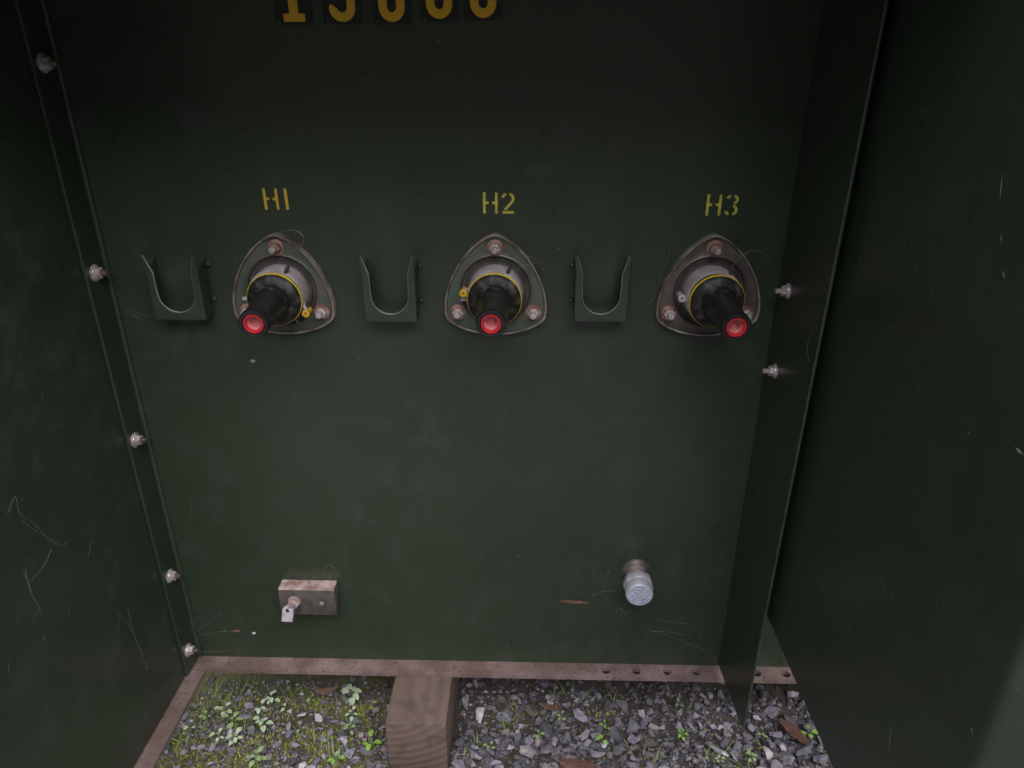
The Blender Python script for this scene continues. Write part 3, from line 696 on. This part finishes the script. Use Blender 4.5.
# ------------------------------------------------------------------ drain valve
p = on_y(636, 570.5, 0); t = thing('drain_plug', p, 'pale capped drain stub with a bluish end low on the tank wall', 'drain plug')
tip = on_y(638.5, 596.5, -0.050) - p
ax = Vector((tip.x, tip.y, tip.z)); ax = Vector((ax.x * 0.6, ax.y, ax.z * 0.5)).normalized()
bm = bmesh.new(); lathe(bm, [(0.0185, 0.0), (0.0178, 0.002), (0.0150, 0.0042), (0.0132, 0.0055)], (0, -1, 0), seg=40, cap1=False)
for vv in bm.verts: vv.co += Vector(vv.co).normalized() * 0.0006 * noise.noise(vv.co * 400)
finish(bm, 'weld_bead', 'castiron', t, smooth=60)
bm = bmesh.new(); lathe(bm, [(0.0128, 0.0), (0.0128, 0.024)], ax, seg=40); finish(bm, 'pipe_nipple', 'pipe', t, smooth=60)
bm = bmesh.new()
lathe(bm, [(0.0135, 0.0205), (0.0178, 0.0212), (0.0192, 0.0235), (0.0192, 0.033), (0.0182, 0.0350), (0.0176, 0.0352)], ax, seg=8, cap0=True)
vc = finish(bm, 'plug_collar', 'valve', t, smooth=50)
bm = bmesh.new(); lathe(bm, [(0.0176, 0.0345), (0.0172, 0.046), (0.0164, 0.0480), (0.0152, 0.0486)], ax, seg=40, cap1=False); finish(bm, 'plug_barrel', 'valve', t, smooth=50)
bm = bmesh.new()
qa = ax.to_track_quat('Z', 'Y').to_matrix(); N = 14; rr = 0.0153
vr = [[bm.verts.new(qa @ Vector((rr * i / N * math.cos(6.2832 * k / 48), rr * i / N * math.sin(6.2832 * k / 48), 0.0483 + (0.0011 * noise.noise(Vector((rr * i / N * math.cos(6.2832 * k / 48) * 380, rr * i / N * math.sin(6.2832 * k / 48) * 380, 5))) if i < N else 0.0)))) for k in range(48)] for i in range(1, N + 1)]
for i in range(N - 1):
    for k in range(48): bm.faces.new((vr[i][k], vr[i][(k + 1) % 48], vr[i + 1][(k + 1) % 48], vr[i + 1][k]))
bm.faces.new(vr[0]); finish(bm, 'plug_end', 'valve_end', t, smooth=25)

# ------------------------------------------------------------------ timber block
zt_b = ZB - 0.0006 - LT - 0.0004
fl_ = on_z(384.3, 723.5, zt_b); frr = on_z(446.0, 724.5, zt_b)
yfr = (fl_.y + frr.y) / 2
bm = bmesh.new(); bwid = frr.x - fl_.x; hb = zt_b + 0.012
n = 14
bbox(bm, -bwid / 2, bwid / 2, 0.0, 0.42, 0, hb, 0.0028, seg=2)
for vv in bm.verts: vv.co += Vector((noise.noise(vv.co * 40 + Vector((3, 0, 0))), noise.noise(vv.co * 40), 0)) * 0.0012
blk = finish(bm, 'timber_block', 'wood', None, ((fl_.x + frr.x) / 2, yfr, zt_b - hb), smooth=40)
tag(blk, 'square cut brown timber block under the front lip of cabinet', 'timber block')
print('BLOCK', bwid, hb, yfr)

# ------------------------------------------------------------------ gravel
def stone_mesh(name, seed, m, flat):
    rnd = random.Random(seed); bm = bmesh.new()
    n = rnd.choice((9, 10, 12, 14))
    for i in range(n):
        v = Vector((rnd.gauss(0, 1), rnd.gauss(0, 1), rnd.gauss(0, 1))).normalized()
        v = Vector((v.x * 0.5, v.y * rnd.uniform(0.34, 0.42), v.z * flat)); bm.verts.new(v)
    bmesh.ops.convex_hull(bm, input=bm.verts[:])
    bmesh.ops.delete(bm, geom=[v for v in bm.verts if not v.link_faces], context='VERTS')
    bmesh.ops.recalc_face_normals(bm, faces=bm.faces[:])
    me = bpy.data.meshes.new(name); bm.to_mesh(me); bm.free(); me.materials.append(M[m])
    ca = me.color_attributes.new('tone', 'FLOAT_COLOR', 'POINT')
    for d in ca.data: d.color = (1, 1, 1, 1)
    return me
protos = [stone_mesh('stone', 100 + i, ('stone', 'stone', 'stone', 'stone_brown', 'stone', 'stone_pale')[i % 6], random.uniform(0.22, 0.36)) for i in range(24)]
bx0, bx1 = blk.location.x - bwid / 2, blk.location.x + bwid / 2
def in_block(x, y, r): return bx0 - r < x < bx1 + r and y > yfr - r
def moss_mask(x, y):
    m = max(0, min(1, (-0.13 - x) / 0.14)) * 0.9 + 0.25 * noise.noise(Vector((x * 14, y * 14, 9)))
    return max(0, min(1, m))
placed = []
grid = {}
def free(x, y, r):
    gx, gy = int(x // 0.04), int(y // 0.04)
    for i in (-1, 0, 1):
        for j in (-1, 0, 1):
            for (a_, b_, c_) in grid.get((gx + i, gy + j), ()):
                if (a_ - x) ** 2 + (b_ - y) ** 2 < (r + c_) ** 2: return False
    return True
def put(x, y, r): grid.setdefault((int(x // 0.04), int(y // 0.04)), []).append((x, y, r))
# the stones that show largest: objects of their own, children of the ground
rnd = random.Random(5); count = 0
for tries in range(14000):
    if count >= 298: break
    px, py = rnd.uniform(165, 835), rnd.uniform(683, 772)
    q = on_z(px, py, 0.01)
    x, y = q.x, q.y
    mm = moss_mask(x, y)
    if rnd.random() < mm * 0.5: continue
    big = 1 - tries / 14000
    s = (rnd.uniform(0.018, 0.031) if rnd.random() < 0.45 * big else rnd.uniform(0.011, 0.019)) * (1 - 0.35 * mm)
    if count > 40 and s > 0.032: s *= 0.7
    if in_block(x, y, s * 0.5) or not free(x, y, s * 0.33): continue
    put(x, y, s * 0.33); count += 1
    o = bpy.data.objects.new('stone', rnd.choice(protos)); COL.objects.link(o); o.parent = ground
    o.scale = (s, s * rnd.uniform(0.8, 1.1), s * rnd.uniform(0.8, 1.1))
    o.rotation_euler = (rnd.uniform(-0.5, 0.5), rnd.uniform(-0.5, 0.5), rnd.uniform(0, 6.28))
    o.location = (x, y, gz(x, y) + s * 0.17 + 0.003)
print('stones', count)
# everything between and beyond: one mass
def gravel_mass():
    vs, fs, ms, tones = [], [], [], []
    pv = [([v.co.copy() for v in me.vertices], [tuple(p.vertices) for p in me.polygons], i) for i, me in enumerate(protos)]
    rnd = random.Random(9)
    def add(x, y, s, z):
        co, fa, i = rnd.choice(pv); e = Matrix.Rotation(rnd.uniform(0, 6.28), 3, 'Z') @ Matrix.Rotation(rnd.uniform(-.7, .7), 3, 'X')
        b0 = len(vs); tn = rnd.uniform(0.4, 1.35)
        for c in co: vs.append(e @ c * s + Vector((x, y, z))); tones.append(tn)
        for f in fa: fs.append(tuple(k + b0 for k in f)); ms.append((0, 0, 0, 2, 0, 1)[i % 6])
    for k in range(14000):     # near the opening, fine
        x, y = rnd.uniform(-0.62, 0.62), rnd.uniform(-0.42, 0.10)
        mm = moss_mask(x, y)
        if rnd.random() < mm * 0.55: continue
        if y > -0.035 and rnd.random() < 0.6: continue  # stones thinned so dark soil deepens the shade under the lip
        s = rnd.choice((0.006, 0.008, 0.010, 0.013, 0.017)) * rnd.uniform(0.85, 1.15) * (1 - 0.3 * mm)
        if in_block(x, y, s * 0.4): continue
        if not free(x, y, -0.12 * s if s > 0.009 else -0.3 * s): continue
        add(x, y, s, gz(x, y) + s * 0.12)
    for k in range(9000):     # grit
        x, y = rnd.uniform(-0.55, 0.55), rnd.uniform(-0.36, 0.05)
        if in_block(x, y, 0.002): continue
        s = rnd.uniform(0.0022, 0.0055); b0 = len(vs); tn = rnd.uniform(0.4, 1.5); z = gz(x, y) + s * 0.3 + (0.003 if rnd.random() < 0.3 else 0)
        for c in ((1, 0, 0), (-.9, .2, 0), (.1, 1, .1), (-.1, -.8, 0), (.1, .1, .8), (0, 0, -.7)):
            vs.append(Vector((x + c[0] * s * rnd.uniform(.5, 1), y + c[1] * s * rnd.uniform(.5, 1), z + c[2] * s * .7))); tones.append(tn)
        for f in ((0, 2, 4), (2, 1, 4), (1, 3, 4), (3, 0, 4), (2, 0, 5), (1, 2, 5), (3, 1, 5), (0, 3, 5)): fs.append(tuple(q + b0 for q in f)); ms.append(rnd.choice((0, 0, 1, 2, 2)))
    for k in range(9000):     # around
        x, y = rnd.uniform(-1.9, 1.9), rnd.uniform(-2.0, 0.6)
        if -0.6 < x < 0.6 and -0.4 < y < 0.1: continue
        s = rnd.uniform(0.014, 0.038)
        if in_block(x, y, s * 0.5) or not free(x, y, s * 0.26): continue
        put(x, y, s * 0.26); add(x, y, s, gz(x, y) + s * 0.12)
    me = bpy.data.meshes.new('gravel'); me.from_pydata(vs, [], fs)
    for m_ in ('stone', 'stone_pale', 'stone_brown'): me.materials.append(M[m_])
    me.polygons.foreach_set('material_index', ms)
    ca = me.color_attributes.new('tone', 'FLOAT_COLOR', 'POINT')
    ca.data.foreach_set('color', [c for t_ in tones for c in (t_, t_, t_, 1)])
    o = bpy.data.objects.new('gravel', me); COL.objects.link(o); o['kind'] = 'stuff'
    tag(o, 'fine grey crushed gravel filling the ground between the larger stones', 'gravel')
gravel_mass()

# ------------------------------------------------------------------ moss and grass (mass)
def moss_mass():
    vs, fs, ms = [], [], []; rnd = random.Random(3)
    for k in range(52000):
        x, y = rnd.uniform(-0.5, 0.5), rnd.uniform(-0.34, 0.02)
        d = noise.noise(Vector((x * 20, y * 20, 2)))
        pr = moss_mask(x, y) * (0.7 + 0.9 * d) + 0.02 + (0.10 if d > 0.3 else 0)
        if rnd.random() > pr or in_block(x, y, 0.002): continue
        z = gz(x, y) - 0.001; h = rnd.uniform(0.003, 0.008); a = rnd.uniform(0, 6.28); wd = rnd.uniform(0.0007, 0.0016)
        lx, ly = rnd.gauss(0, 0.003), rnd.gauss(0, 0.003)
        b0 = len(vs)
        vs += [(x - wd * math.cos(a), y - wd * math.sin(a), z), (x + wd * math.cos(a), y + wd * math.sin(a), z), (x + lx, y + ly, z + h)]
        fs.append((b0, b0 + 1, b0 + 2)); ms.append(0)
    me = bpy.data.meshes.new('moss'); me.from_pydata(vs, [], fs); me.materials.append(M['moss'])
    o = bpy.data.objects.new('moss', me); COL.objects.link(o); o['kind'] = 'stuff'
    tag(o, 'yellow green moss carpeting the gravel left of the timber block', 'moss')
    vs, fs = [], []
    tufts = [(241, 683, 16), (291, 686, 14), (219, 697, 14), (262, 684, 10), (232, 703, 8), (200, 722, 8), (182, 745, 8), (330, 762, 8), (374, 748, 8), (240, 730, 6),
             (470, 738, 7), (548, 715, 8), (610, 690, 8), (684, 694, 6), (560, 690, 7), (520, 700, 6), (500, 718, 6), (655, 754, 6), (712, 752, 8), (750, 760, 8), (640, 742, 5), (590, 700, 5), (820, 752, 5), (215, 690, 12), (310, 740, 6), (176, 760, 8)]
    for px, py, n in tufts:
        c = on_z(px, py, 0.006)
        for k in range(n):
            x, y = c.x + rnd.gauss(0, 0.008), c.y + rnd.gauss(0, 0.007)
            if in_block(x, y, 0.004): continue
            z = gz(x, y); a = rnd.uniform(0, 6.28); L = rnd.uniform(0.014, 0.036); wd = rnd.uniform(0.0006, 0.0012)
            dx, dy = math.cos(a), math.sin(a); b0 = len(vs); lean = rnd.uniform(0.3, 1.1)
            for s in range(5):
                u = s / 4; r_ = L * u * lean; hh = L * u * (1 - 0.45 * u * lean); ww = wd * (1 - u * 0.92)
                vs += [(x + dx * r_ - dy * ww, y + dy * r_ + dx * ww, z + hh), (x + dx * r_ + dy * ww, y + dy * r_ - dx * ww, z + hh)]
                if s: fs.append((b0 + 2 * s - 2, b0 + 2 * s - 1, b0 + 2 * s + 1, b0 + 2 * s))
    me = bpy.data.meshes.new('grass'); me.from_pydata(vs, [], fs); me.materials.append(M['grass'])
    o = bpy.data.objects.new('grass', me); COL.objects.link(o); o['kind'] = 'stuff'
    tag(o, 'thin green grass blades sprouting between moss and stones', 'grass')
moss_mass()

# ------------------------------------------------------------------ seedlings
def seedling(px, py, n, L, m, label, group=None, seed=0, wide=0.72, up=0.012):
    L *= 0.68
    rnd = random.Random(seed * 31 + int(px)); c = on_z(px, py, 0.012)
    x, y = c.x, c.y; z = gz(x, y) - 0.001
    t = thing('seedling', (x, y, z), label, 'seedling', group)
    base = Vector((0, 0, up + 0.004))
    bm = bmesh.new(); tube(bm, [(0, 0, 0), (0.001, 0, base.z * 0.5), base], 0.0007, 5); finish(bm, 'stem', 'stem', t, smooth=60)
    for k in range(n):
        a = 6.2832 * k / n + rnd.uniform(-0.4, 0.4); l = L * rnd.uniform(0.7, 1.15); tilt = rnd.uniform(0.05, 0.6)
        st = rnd.uniform(0.25, 0.6) * l; d = Vector((math.cos(a), math.sin(a), 0)); nrm = Vector((-d.y, d.x, 0))
        h0 = base.z - rnd.uniform(0, 0.006) + (0.004 if k % 2 else 0)
        bm = bmesh.new(); rows = []
        for s in range(6):
            u = s / 5; ww = l * wide * 0.5 * (math.sin(math.pi * min(0.98, 0.06 + u * 0.92)) ** 0.75)
            cc = d * (st + l * u) + Vector((0, 0, h0 + math.tan(tilt) * (st + l * u) * 0.7 - 0.35 * l * u * u))
            rows.append([bm.verts.new(cc - nrm * ww + Vector((0, 0, ww * 0.35))), bm.verts.new(cc), bm.verts.new(cc + nrm * ww + Vector((0, 0, ww * 0.35)))])
        for s in range(5):
            for q in range(2): bm.faces.new((rows[s][q], rows[s][q + 1], rows[s + 1][q + 1], rows[s + 1][q]))
        lf = finish(bm, 'leaf', m, t, smooth=80)
        bm = bmesh.new(); tube(bm, [base * 0.8, d * st * 0.6 + Vector((0, 0, h0)), rows_c if False else d * st + Vector((0, 0, h0 + math.tan(tilt) * st * 0.7))], 0.0005, 4)
        finish(bm, 'leaf_stalk', 'stem', lf, smooth=60)
GL = 'small seedlings in the mossy gravel left of the timber block'
GR = 'tiny seedlings among the grey stones right of the timber block'
ORD = ['first', 'second', 'third', 'fourth', 'fifth', 'sixth', 'seventh', 'eighth', 'ninth', 'tenth', 'eleventh', 'twelfth', 'thirteenth', 'fourteenth', 'fifteenth', 'sixteenth', 'seventeenth', 'eighteenth', 'nineteenth', 'twentieth']
left = [(352, 690, 8, .017, 'weed_pale', 'largest pale leafy seedling, just left of the timber block under the lip'), (351, 706, 5, .012, 'weed_pale', 'pale leafy sprout directly in front of the largest seedling'),
        (370, 742, 4, .014, 'weed_bright', 'bright green sprout touching the left side of the timber block'),
        (223, 705, 5, .012, 'weed_pale'), (232, 718, 6, .013, 'weed'), (262, 718, 7, .015, 'weed_pale'), (270, 691, 6, .013, 'weed_pale'), (259, 701, 4, .011, 'weed_pale'), (236, 741, 6, .014, 'weed_pale'), (257, 760, 6, .014, 'weed'),
        (349, 726, 5, .010, 'weed'), (336, 760, 4, .011, 'weed_bright'), (219, 738, 5, .012, 'weed_pale'), (205, 712, 4, .009, 'weed'), (284, 702, 4, .010, 'weed_pale'), (190, 728, 4, .011, 'weed_pale'), (250, 685, 4, .009, 'weed'), (310, 692, 4, .009, 'weed'), (300, 725, 3, .008, 'weed')]
right = [(810, 727, 4, .013, 'weed_bright', 'bright green round leafed sprout beside the brown bark chip'),
         (562, 711, 5, .009, 'weed'), (602, 738, 5, .010, 'weed_bright'), (606, 720, 4, .009, 'weed_bright'), (684, 726, 5, .010, 'weed_bright'), (490, 746, 4, .009, 'weed'), (538, 734, 4, .008, 'weed'), (752, 757, 6, .010, 'weed'),
         (764, 729, 4, .008, 'weed'), (681, 695, 3, .008, 'weed'), (720, 758, 5, .009, 'weed')]
for i, it in enumerate(sorted(left, key=lambda v: -v[0])):
    seedling(*it[:5], it[5] if len(it) > 5 else f'small seedling in the mossy gravel, {ORD[i]} to the left from the timber block', GL, seed=10 + i, up=0.018 if i == 1 else 0.011)
for i, it in enumerate(sorted(right, key=lambda v: v[0])):
    seedling(*it[:5], it[5] if len(it) > 5 else f'tiny green seedling among grey stones, {ORD[i]} to the right from the timber block', GR, seed=40 + i, up=0.014, wide=0.9 if len(it) > 5 else 0.72)

# ------------------------------------------------------------------ loose debris
def chip(name, mats, pxy, size, rot, label, cat, z=0.016, curl=0.0, y_wall=None):
    c = on_z(*pxy, z) if y_wall is None else on_y(*pxy, y_wall)
    bm = bmesh.new(); n = 12; lx, wy, th = size; tp, bt = [], []
    for i in range(n + 1):
        u = i / n * 2 - 1; w_ = wy * (1 - abs(u) ** 3 * 0.75) * (1 + 0.3 * noise.noise(Vector((u * 4, rot, 0))))
        off = wy * 0.3 * noise.noise(Vector((u * 3, rot, 7))); zc = curl * u * u + 0.0015 * noise.noise(Vector((u * 5, rot, 3)))
        tp.append([bm.verts.new((u * lx, off + s * w_, zc + th - abs(s) * th * 0.5 - curl * 0.0)) for s in (-1, -0.3, 0.4, 1)])
        bt.append([bm.verts.new((u * lx, off + s * w_ * 0.95, zc)) for s in (-1, -0.3, 0.4, 1)])
    for i in range(n):
        for k in range(3):
            bm.faces.new((tp[i][k], tp[i + 1][k], tp[i + 1][k + 1], tp[i][k + 1])); bm.faces.new((bt[i][k], bt[i][k + 1], bt[i + 1][k + 1], bt[i + 1][k]))
        bm.faces.new((tp[i][0], bt[i][0], bt[i + 1][0], tp[i + 1][0])); bm.faces.new((tp[i][3], tp[i + 1][3], bt[i + 1][3], bt[i][3]))
    bm.faces.new(tp[0] + bt[0][::-1]); bm.faces.new(tp[-1][::-1] + bt[-1])
    o = finish(bm, name, mats, None, c, smooth=35)
    if y_wall is None: o.rotation_euler = (0.1, -0.06, rot); o.location.z = gz(c.x, c.y) + z - 0.004
    else: o.rotation_euler = (R(90), 0, 0); 
    return tag(o, label, cat)
chip('bark_chip', 'bark', (796, 722), (0.024, 0.008, 0.004), R(-62), 'reddish brown bark chip on the gravel right of the barrier tip', 'bark chip', 0.018)
chip('wood_chip', 'bark', (578, 762), (0.024, 0.009, 0.004), R(-12), 'dark brown wood chip at the lower edge of the gravel', 'wood chip', 0.016)
chip('dry_leaf', 'dry', (326, 683), (0.017, 0.006, 0.0012), R(10), 'curled brown dead leaf under the front lip left of the block', 'leaf', 0.020, curl=0.007)
chip('dry_leaf', 'bark', (551, 697), (0.018, 0.005, 0.0012), R(-15), 'long brown dead leaf lying under the front lip right of the block', 'leaf', 0.016, curl=0.004)
def strands(name, label, cat, mats, lists, r, surf):
    """thin threads lying against a surface"""
    P = [[surf(*q) for q in l] for l in lists]
    base = min((p for l in P for p in l), key=lambda v: v.z)
    bm = bmesh.new()
    for i, l in enumerate(P):
        sp = smooth_path(l, 5)
        for k in range(3 if mats == 'silk' else 1):
            jit = [p - base + (Vector((noise.noise(p * 60 + Vector((k * 9, 0, i))), noise.noise(p * 60 + Vector((0, k * 9, i))), noise.noise(p * 60 + Vector((5, i, k * 9))))) * 0.0022 * min(k, 1) if k else Vector()) for p in sp]
            tube(bm, jit, r * (0.26, 0.18, 0.16)[k], 4)
    o = finish(bm, name, mats, None, base, smooth=60)
    return tag(o, label, cat)
WY = lambda px, py: on_y(px, py, -0.0014)
WX = lambda px, py: on_x(px, py, XL - 0.0036 + 0.0014)
z3 = lambda l: [(x / 2.742, 400 + y / 2.742) for x, y in l]
z1 = lambda l: [(440 + x / 2.4976, 540 + y / 2.4976) for x, y in l]
strands('cobweb', 'dusty cobweb strands in a zigzag on the left side wall', 'cobweb', 'silk',
        [z3([(25, 310), (32, 285), (42, 265), (50, 300), (60, 320), (82, 330), (100, 345), (130, 380), (165, 400), (182, 390)]), z3([(60, 330), (95, 358), (125, 372), (160, 395)]), z3([(140, 410), (120, 455), (85, 495)]), z3([(70, 462), (75, 500), (85, 530), (112, 578)]), z3([(65, 475), (80, 500), (83, 525)])], 0.00026, WX)
strands('cobweb', 'faint cobweb streaks low on the left wall near the lowest bolts', 'cobweb', 'silk',
        [z3([(320, 580), (355, 620), (385, 690), (405, 740)]), z3([(350, 570), (362, 625), (392, 700)])], 0.00022, WX)
strands('cobweb', 'thin thread hanging beside the third bolt on tank wall', 'cobweb', 'silk',
        [z3([(510, 262), (527, 300), (515, 350), (475, 390), (466, 384)]), z3([(466, 384), (470, 395), (478, 388)])], 0.00022, WY)
strands('cobweb', 'thin silk thread rising from the lowest bolt to the right', 'cobweb', 'silk',
        [z3([(520, 655), (560, 620), (610, 582)]), z3([(555, 690), (590, 690), (625, 688)]), z3([(555, 645), (600, 636), (645, 634)])], 0.00028, WY)
strands('cobweb', 'faint cobweb threads left of the parking stand beside H1', 'cobweb', 'silk',
        [[(96, 317), (104, 316), (113, 313), (124, 312), (132, 310), (139, 313), (148, 318)], [(124, 312), (131, 314), (139, 319)]], 0.00022, WY)
strands('cobweb', 'faint cobweb thread between H2 bushing and the parking stand on its right', 'cobweb', 'silk',
        [[(545, 322), (551, 324), (558, 324), (563, 326), (569, 324)]], 0.0002, WY)
strands('dry_stalk', 'dry straw stalks stuck on the tank wall below the drain plug', 'stalk', 'straw',
        [z1([(520, 225), (570, 238), (610, 255), (662, 274)]), z1([(540, 200), (580, 205), (617, 210)]), z1([(530, 228), (575, 230), (610, 238)])], 0.00032, WY)
strands('cobweb', 'small tangled cobweb just under the drain plug', 'cobweb', 'silk',
        [z1([(440, 180), (455, 170), (450, 190)]), z1([(450, 190), (460, 182), (470, 200)]), z1([(448, 172), (466, 182), (480, 178)])], 0.0003, WY)
strands('cobweb', 'silk thread looping from the dead leaf up the wall left of drain plug', 'cobweb', 'silk',
        [z1([(380, 140), (405, 130), (440, 127)]), z1([(412, 120), (415, 95), (425, 72)])], 0.00028, WY)
strands('cobweb', 'thin silk loop above the grounding pad', 'cobweb', 'silk',
        [[(323.5, 578), (325, 568), (330, 565), (336, 571), (341, 577), (345, 586), (348, 589)]], 0.00028, WY)
strands('cobweb', 'pale curved thread on the dark barrier bracket near its front edge', 'cobweb', 'silk',
        [[(817, 325), (811, 334), (807, 347), (809, 361)]], 0.00028, lambda a_, b_: on_x(a_, b_, XB - 0.0014))
lf = chip('dry_leaf', 'dry', (575, 602), (0.020, 0.0026, 0.0010), 2.0, 'brown dead leaf scrap stuck on tank wall left of the drain plug', 'leaf', y_wall=-0.001)
lf.rotation_euler = (R(90), R(4), 0)
fk = chip('seed_husk', 'paper', (254, 633), (0.0025, 0.0018, 0.0012), 1.0, 'tiny white fleck on the tank wall above the left end of lip', 'fleck', y_wall=-0.001)
fk = chip('seed_husk', 'dry', (236.5, 631), (0.005, 0.0022, 0.0015), 1.5, 'small tan husk caught in silk above the left end of lip', 'husk', y_wall=-0.001)
fk = chip('mud_spot', 'straw', (253, 361), (0.003, 0.002, 0.0008), 1.2, 'small tan mud spot on tank wall below the H1 bushing', 'mud spot', y_wall=-0.0004)
# dry stems lying on the moss
def gpt(px, py): q = on_z(px, py, 0.012); return Vector((q.x, q.y, gz(q.x, q.y) + 0.011))
strands('dry_stalk', 'thin dry stem lying on the moss left of the timber block', 'stalk', 'straw', [[(228, 757), (240, 750), (252, 744), (264, 741)], [(252, 744), (262, 747), (272, 748)]], 0.0007, gpt)
strands('dry_stalk', 'pale dry blade arching from the moss beside the left lip', 'stalk', 'moss', [[(184, 716), (196, 705), (212, 697), (226, 694)]], 0.0009, gpt)

# ------------------------------------------------------------------ dust: flecks and short fibres caught on the sheets (nobody could count them)
M['fibre'] = mat('dust_fibre', (0.115, 0.125, 0.115), 0.85, col2=(0.085, 0.09, 0.08), scale=40)
M['fleck'] = mat('dust_fleck', (0.22, 0.20, 0.18), 0.85, col2=(0.12, 0.095, 0.08), scale=200)
def dust():
    rn = random.Random(21); bm = bmesh.new()
    def hair(p, surf, L):
        a = rn.uniform(0, 6.28); pts = []; q = Vector((p[0], p[1])); k = rn.uniform(-1, 1)
        for i in range(6):
            pts.append(surf(q.x, q.y)); a += k * 0.25 + rn.gauss(0, 0.3); q = q + Vector((math.cos(a), math.sin(a))) * L / 6
        tube(bm, pts, rn.uniform(0.00007, 0.00015), 3, mi=0)
    def fleck(p, surf, s):
        c = surf(*p); b = surf(p[0] + 1, p[1]) - c; u = surf(p[0], p[1] - 1) - c; b.normalize(); u.normalize(); n = b.cross(u).normalized()
        n = -n if n.dot(C0 - c) < 0 else n
        ring = [bm.verts.new(c + (b * math.cos(t) + u * math.sin(t)) * s * rn.uniform(0.4, 1)) for t in (0, 1.2, 2.5, 3.8, 5.1)]
        top = bm.verts.new(c + n * s * 0.4)
        for i in range(5): bm.faces.new((ring[i], ring[(i + 1) % 5], top)).material_index = 1
    tk = lambda px, py: on_y(px, py, -0.0004)
    sd = lambda px, py: on_x(px, py, XL - 0.0036 + 0.0005)
    bk = lambda px, py: on_x(px, py, XB - 0.0004)
    pn = lambda px, py: on_x(px, py, XP - 0.0004)
    # tank wall: denser towards the bottom and round the fittings
    clumps = [(620, 610, 45), (660, 625, 40), (700, 640, 25), (460, 610, 60), (560, 605, 40), (180, 600, 22), (215, 630, 30), (290, 330, 45), (500, 330, 50), (720, 320, 40), (240, 300, 60), (400, 590, 50), (310, 600, 30), (180, 340, 35)]
    for cx, cy, r in clumps:
        for k in range(6): hair((cx + rn.gauss(0, r), min(655, cy + rn.gauss(0, r * 0.5))), tk, rn.uniform(5, 22))
        for k in range(7): fleck((cx + rn.gauss(0, r), min(655, cy + rn.gauss(0, r * 0.5))), tk, rn.uniform(0.0004, 0.0012))
    for k in range(200):
        px, py = rn.uniform(215, 720), 655 - abs(rn.gauss(0, 150))
        if py > 60: fleck((px, py), tk, rn.uniform(0.0003, 0.0009))
    # left wall
    for k in range(18): hair((rn.uniform(0, 150), 680 - abs(rn.gauss(0, 110))), lambda a, b_: sd(min(a, 182 - (677 - b_) * 0.26), b_), rn.uniform(5, 26))
    for k in range(130): fleck((rn.uniform(0, 1) * (165 - (677 - min(677, 480 + k)) * 0.26), rn.uniform(330, 700)), lambda a, b_: sd(min(a, 176 - (677 - b_) * 0.26), b_), rn.uniform(0.0003, 0.0009))
    # barrier panel and bracket
    for k in range(70): fleck((rn.uniform(860, 960), rn.uniform(200, 750)), pn, rn.uniform(0.00015, 0.0005))
    for k in range(10): hair((rn.uniform(850, 950), rn.uniform(250, 700)), pn, rn.uniform(5, 20))
    for k in range(40):
        py = rn.uniform(260, 660); x0 = 822 - .1545 * py + 6; x1 = 885 - .197 * py - 8
        fleck((rn.uniform(x0, x1), py), bk, rn.uniform(0.0003, 0.0009)); hair((rn.uniform(x0, x0 + 8), py), lambda a, b_: bk(max(a, 826 - .1545 * b_), b_), rn.uniform(4, 12))
    o = finish(bm, 'dust', ['fibre', 'fleck'], None); o['kind'] = 'stuff'
    tag(o, 'fine pale dust flecks and fibres clinging to the green sheets', 'dust')
dust()
